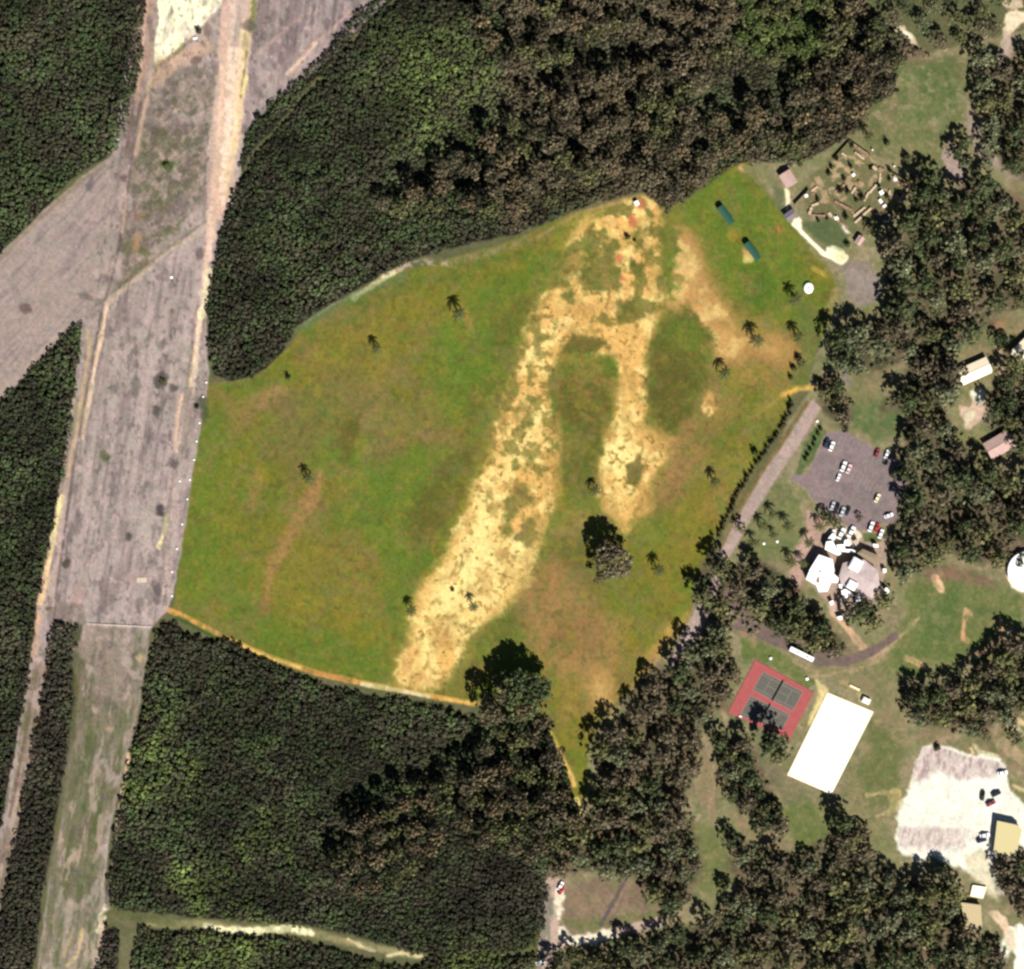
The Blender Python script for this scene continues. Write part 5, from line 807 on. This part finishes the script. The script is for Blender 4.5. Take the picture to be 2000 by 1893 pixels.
# green shelters
for (x0, y0, x1, y1), lb in zip(((1400,400,1428,437), (1452,470,1480,508)), ('northern of the two long green shelters on the lawn', 'southern long green shelter beside a bare bright spot')):
    X, Y = W((x0 + x1) / 2 + 3, (y0 + y1) / 2 + 2); a = math.atan2(-(y1 - y0), x1 - x0); e = empty('green_shelter', (X, Y, 0), a, label=lb, cat='shelter', group='green shelters on the lawn'); l = 5.0
    V = [(-l, -1.7, 2.2), (l, -1.7, 2.2), (l, 0, 3.0), (-l, 0, 3.0), (-l, 1.7, 2.2), (l, 1.7, 2.2)]; V += [(x, y, z + .06) for x, y, z in V]
    link('canopy', poly_mesh('canopy', V, [(6, 7, 8, 9), (9, 8, 11, 10), (0, 3, 2, 1), (3, 4, 5, 2), (0, 1, 7, 6), (5, 4, 10, 11), (1, 2, 8, 7), (2, 5, 11, 8), (3, 0, 6, 9), (4, 3, 9, 10)]), MGREEN, e)
    link('back_wall', boxes('back_wall', [(-l + .1, l - .1, 1.5, 1.6, 0, 2.2)]), MGREEN, e); link('bench', boxes('bench', [(-l + .4, l - .4, .9, 1.3, .42, .48)]), MSTONE2, e)
    for x in (-l + .2, 0, l - .2): link('post', boxes('post', [(x - .06, x + .06, -1.55, -1.43, 0, 2.2)]), MPOST, e)
# ruins: low broken walls, each its own thing
RU = [((1100,150),(1290,280)),((1120,250),(1240,340)),((1350,430),(1400,480)),((1430,450),(1500,480)),((1450,520),(1440,640)),((1620,560),(1650,620)),((1660,620),(1820,690)),((1810,690),(1790,750)),((1760,780),(1680,900)),((1690,920),(1660,980)),((1400,670),(1310,770)),((1300,760),(1240,880)),((1200,810),(1240,870)),((1570,740),(1560,800)),((1430,860),(1470,900)),((1520,920),(1470,980)),((1250,960),(1100,1080)),((1330,970),(1120,1160)),((1080,1010),(1110,1060)),((650,910),(560,940)),((560,960),(530,1050)),((540,1060),(740,1070)),((780,1030),(830,1080)),((840,1080),(910,1120)),((900,1130),(960,1190)),((1560,1050),(1580,1130)),((1490,1140),(1570,1140)),((860,880),(1080,1000)),((1380,1040),(1460,1060)),((1080,780),(1130,700)),((870,760),(1000,660)),((640,690),(560,750)),((950,260),(1010,300)),((1170,620),(1180,680))]
for i, ((x0, y0), (x1, y1)) in enumerate(RU):
    a, b = [W(*p) for p in K1([(x0, y0), (x1, y1)])]; L = math.hypot(b[0] - a[0], b[1] - a[1]); r = random.Random(i); w_ = r.uniform(.8, 1.35); hh = r.uniform(.6, 1.3); nseg = max(2, int(L / 1.2)); bl = []
    for k in range(nseg): bl.append((-L / 2 + L * k / nseg, -L / 2 + L * (k + 1) / nseg + .0, -w_ / 2 + r.uniform(-.08, .08), w_ / 2 + r.uniform(-.08, .08), -.1, hh * r.uniform(.6, 1.1)))
    o = link('ruined_wall', boxes('ruined_wall', bl), MSTONE if i % 3 else MSTONE2, None, ((a[0] + b[0]) / 2, (a[1] + b[1]) / 2, 0), math.atan2(b[1] - a[1], b[0] - a[0])); q = W(*K1([(1100, 700)])[0])
    mx_, my_ = (x0 + x1) / 2, (y0 + y1) / 2; ns = 'northern' if my_ < 500 else 'southern' if my_ > 980 else 'central'; ew = 'west' if mx_ < 850 else 'east' if mx_ > 1400 else 'middle'
    tag(o, f"{'long' if L > 4.5 else 'short'} {'pale' if i % 3 else 'brownish'} broken wall piece in the {ns} {ew} part of the ruins", 'ruined wall', f'ruined walls, {ns} {ew} part {"pale" if i % 3 else "brown"} {"long" if L > 4.5 else "short"}')
for p, sx, sy, h, lb in [((1100,540),1.5,1.5,1.2,'white stone block in the north of the ruins'),((490,810),1.6,1.6,1.4,'white stone block at the west corner of the ruins'),((1460,770),2.0,2.0,1.4,'large white stone block in the east of the ruins'),((1640,600),1.4,1.6,1.2,'white stone block by the north-east wall of the ruins'),((880,1100),1.8,1.4,1.1,'white stone block at the head of the pale slab'),((1450,880),1.4,2.2,1.2,'tall white stone block south of the large one'),((1500,940),1.8,1.2,1,'pale stone block near the south-east of the ruins'),((1345,220),.7,.7,1.4,'small white post block north-east of the ruins'),((1625,430),.7,.7,1.4,'small pale post block on the grass east of the ruins')]:
    X, Y = W(*K1([p])[0]); o = bev(link('stone_block', boxes('stone_block', [(-sx / 2, sx / 2, -sy / 2, sy / 2, -.1, h), (-sx / 2 + .15, sx / 2 - .15, -sy / 2 + .15, sy / 2 - .15, h, h + .12)]), MWHT, None, (X, Y, 0), .6), .08); tag(o, lb, 'stone block')
def fence(name, a, b, h, m, label, wd=.14, gap=2.5):
    a, b = W(*a), W(*b); L = math.hypot(b[0] - a[0], b[1] - a[1]); e = empty(name, (a[0], a[1], 0), math.atan2(b[1] - a[1], b[0] - a[0]), label=label, cat='wall' if 'wall' in name else 'fence')
    link('panel', boxes('panel', [(.1, L - .1, -wd / 2, wd / 2, 0, h)]), m, e); n = max(2, int(L / gap))
    for k in range(n + 1): link('post', boxes('post', [(L * k / n - .1, L * k / n + .1, -wd / 2 - .04, wd / 2 + .04, -.1, h + .08)]), m, e)
MDW = mat('dark_stone', A(84, 78, 62), nscale=1.5, namp=.2)
fence('garden_wall', K1([(840,330)])[0], K1([(1050,100)])[0], 1.5, MDW, 'dark wall on the north-west side of the ruins'); fence('garden_wall', K1([(1060,100)])[0], K1([(1320,290)])[0], 1.4, MDW, 'dark wall on the north side of the ruins'); fence('garden_wall', K1([(1580,500)])[0], K1([(1880,670)])[0], 1.4, MDW, 'dark wall on the north-east side of the ruins'); fence('garden_wall', K1([(340,920)])[0], K1([(520,730)])[0], 1.8, MDW, 'short dark wall between the pink house and the grey shed')
fence('rail_fence', O([(172,1207)])[0], O([(292,1213)])[0], .5, MWHT, 'low pale barrier rail across the runway', .1)
0 and fence('board_fence', Z(1600,845,1,[(0,0)])[0], Z(1760,900,1,[(-6,6)])[0], 1.0, mat('brown_boards', A(110,96,76)), 'low brown fence along the north-east edge of the car park')
# small white things
def block(name, px, py, sx, sy, h, rz, m, label, cat, group=None):
    X, Y = W(px, py); o = link(name, boxes(name, [(-sx / 2, sx / 2, -sy / 2, sy / 2, -.15, h * .85), (-sx / 2 + sx * .08, sx / 2 - sx * .08, -sy / 2 + sy * .08, sy / 2 - sy * .08, h * .85, h)]), m, None, (X, Y, 0), rz); bev(o, min(.12, sx * .1)); return tag(o, label, cat, group)
block('concrete_slab', 277, 1133, 4.8, 2.4, .2, .05, MBEIGE, 'white concrete slab lying on the runway near its narrow end', 'slab')
block('white_hut', 1243, 397, 2.2, 2.4, 2.0, .5, MWHT, 'small white hut at the north tip of the grass field', 'hut')
block('marker_stone', 232, 272, 1.4, .8, .5, .2, MWHT, 'white marker stone at the corner where the taxiway leaves', 'marker stone'); block('marker_stone', 335, 542, 1.2, 1.2, .4, .2, MWHT, 'pale stone lying on the middle of the runway', 'marker stone')
block('marker_stone', 381, 75, 2.0, 1.0, .6, .2, MWHT, 'white stone below the dark bush at the sand tip', 'marker stone'); block('lamp_base', 1505, 1286, 1.2, 1.2, .9, .2, MWHT, 'white lamp base on grass above the tennis courts, western one', 'lamp base'); block('lamp_base', 1576, 1326, 1.4, 1.3, .9, .2, MWHT, 'white lamp base on grass between tennis courts and white court', 'lamp base'); block('lamp_base', 1446, 1399, 1.4, .8, .8, -.4, MWHT, 'white box at the south-west corner of the tennis courts', 'box')
block('picnic_bench', 1669, 1343, 5.4, 1.1, .8, -.45, MEDGE, 'long cream bench north of the white court', 'bench'); block('store_box', 1691, 1368, 3.8, 2.8, 1.8, -.45, MWHT, 'white box hut beside the north-east corner of the white court', 'hut')
for x, y, lb in [(1492,1062,'white stone on the triangular lawn'),(1518,1058,'orange-white stone east on the triangular lawn'),(1596,823,'white stone north of the clipped shrub row')]: block('marker_stone', x, y, 1.1, 1.1, .5, .3, MWHT, lb, 'marker stone')
px_ = [(403,747),(397,775),(390,826),(384,862),(379,898),(371,937),(351,940),(366,975),(356,1024),(346,1072),(336,1117),(336,1164)]
for i, (x, y) in enumerate(px_): block('kerb_stone', x, y, .8, .8, .5, R.uniform(0, 1), MWHT, 'white kerb stone in the dotted line between runway and grass', 'kerb stone', 'white kerb stones between runway and grass')
# round tank
X, Y = W(1579, 563); e = empty('water_tank', (X, Y, 0), label='small round white tank shining at the edge of the lawn', cat='water tank'); n = 20
V = [(r * math.cos(2 * math.pi * k / n), r * 1.15 * math.sin(2 * math.pi * k / n), z) for r, z in ((2.3, -.1), (2.3, 1.1), (1.9, 1.35), (.6, 1.6)) for k in range(n)]; F = [(i * n + k, i * n + (k + 1) % n, (i + 1) * n + (k + 1) % n, (i + 1) * n + k) for i in range(3) for k in range(n)] + [tuple(range(3 * n, 4 * n))]
link('body', poly_mesh('body', V, F), MWHT, e); link('lid', boxes('lid', [(-.4, .4, -.4, .4, 1.6, 1.75)]), MPOST, e)

# labels of the woodland trees; look-alikes in one spot share a group
cnt = {}
for e, lb in TREES: cnt[lb] = cnt.get(lb, 0) + 1
for e, lb in TREES:
    e['label'] = lb
    if cnt[lb] > 1: e['group'] = lb + 's' if False else 'trees: ' + lb
print('TREES', len(TREES), {k: sum(1 for e, _ in TREES if e.name.startswith(k)) for k in ('pine', 'broad')}, 'dup labels', sum(v for v in cnt.values() if v > 1))
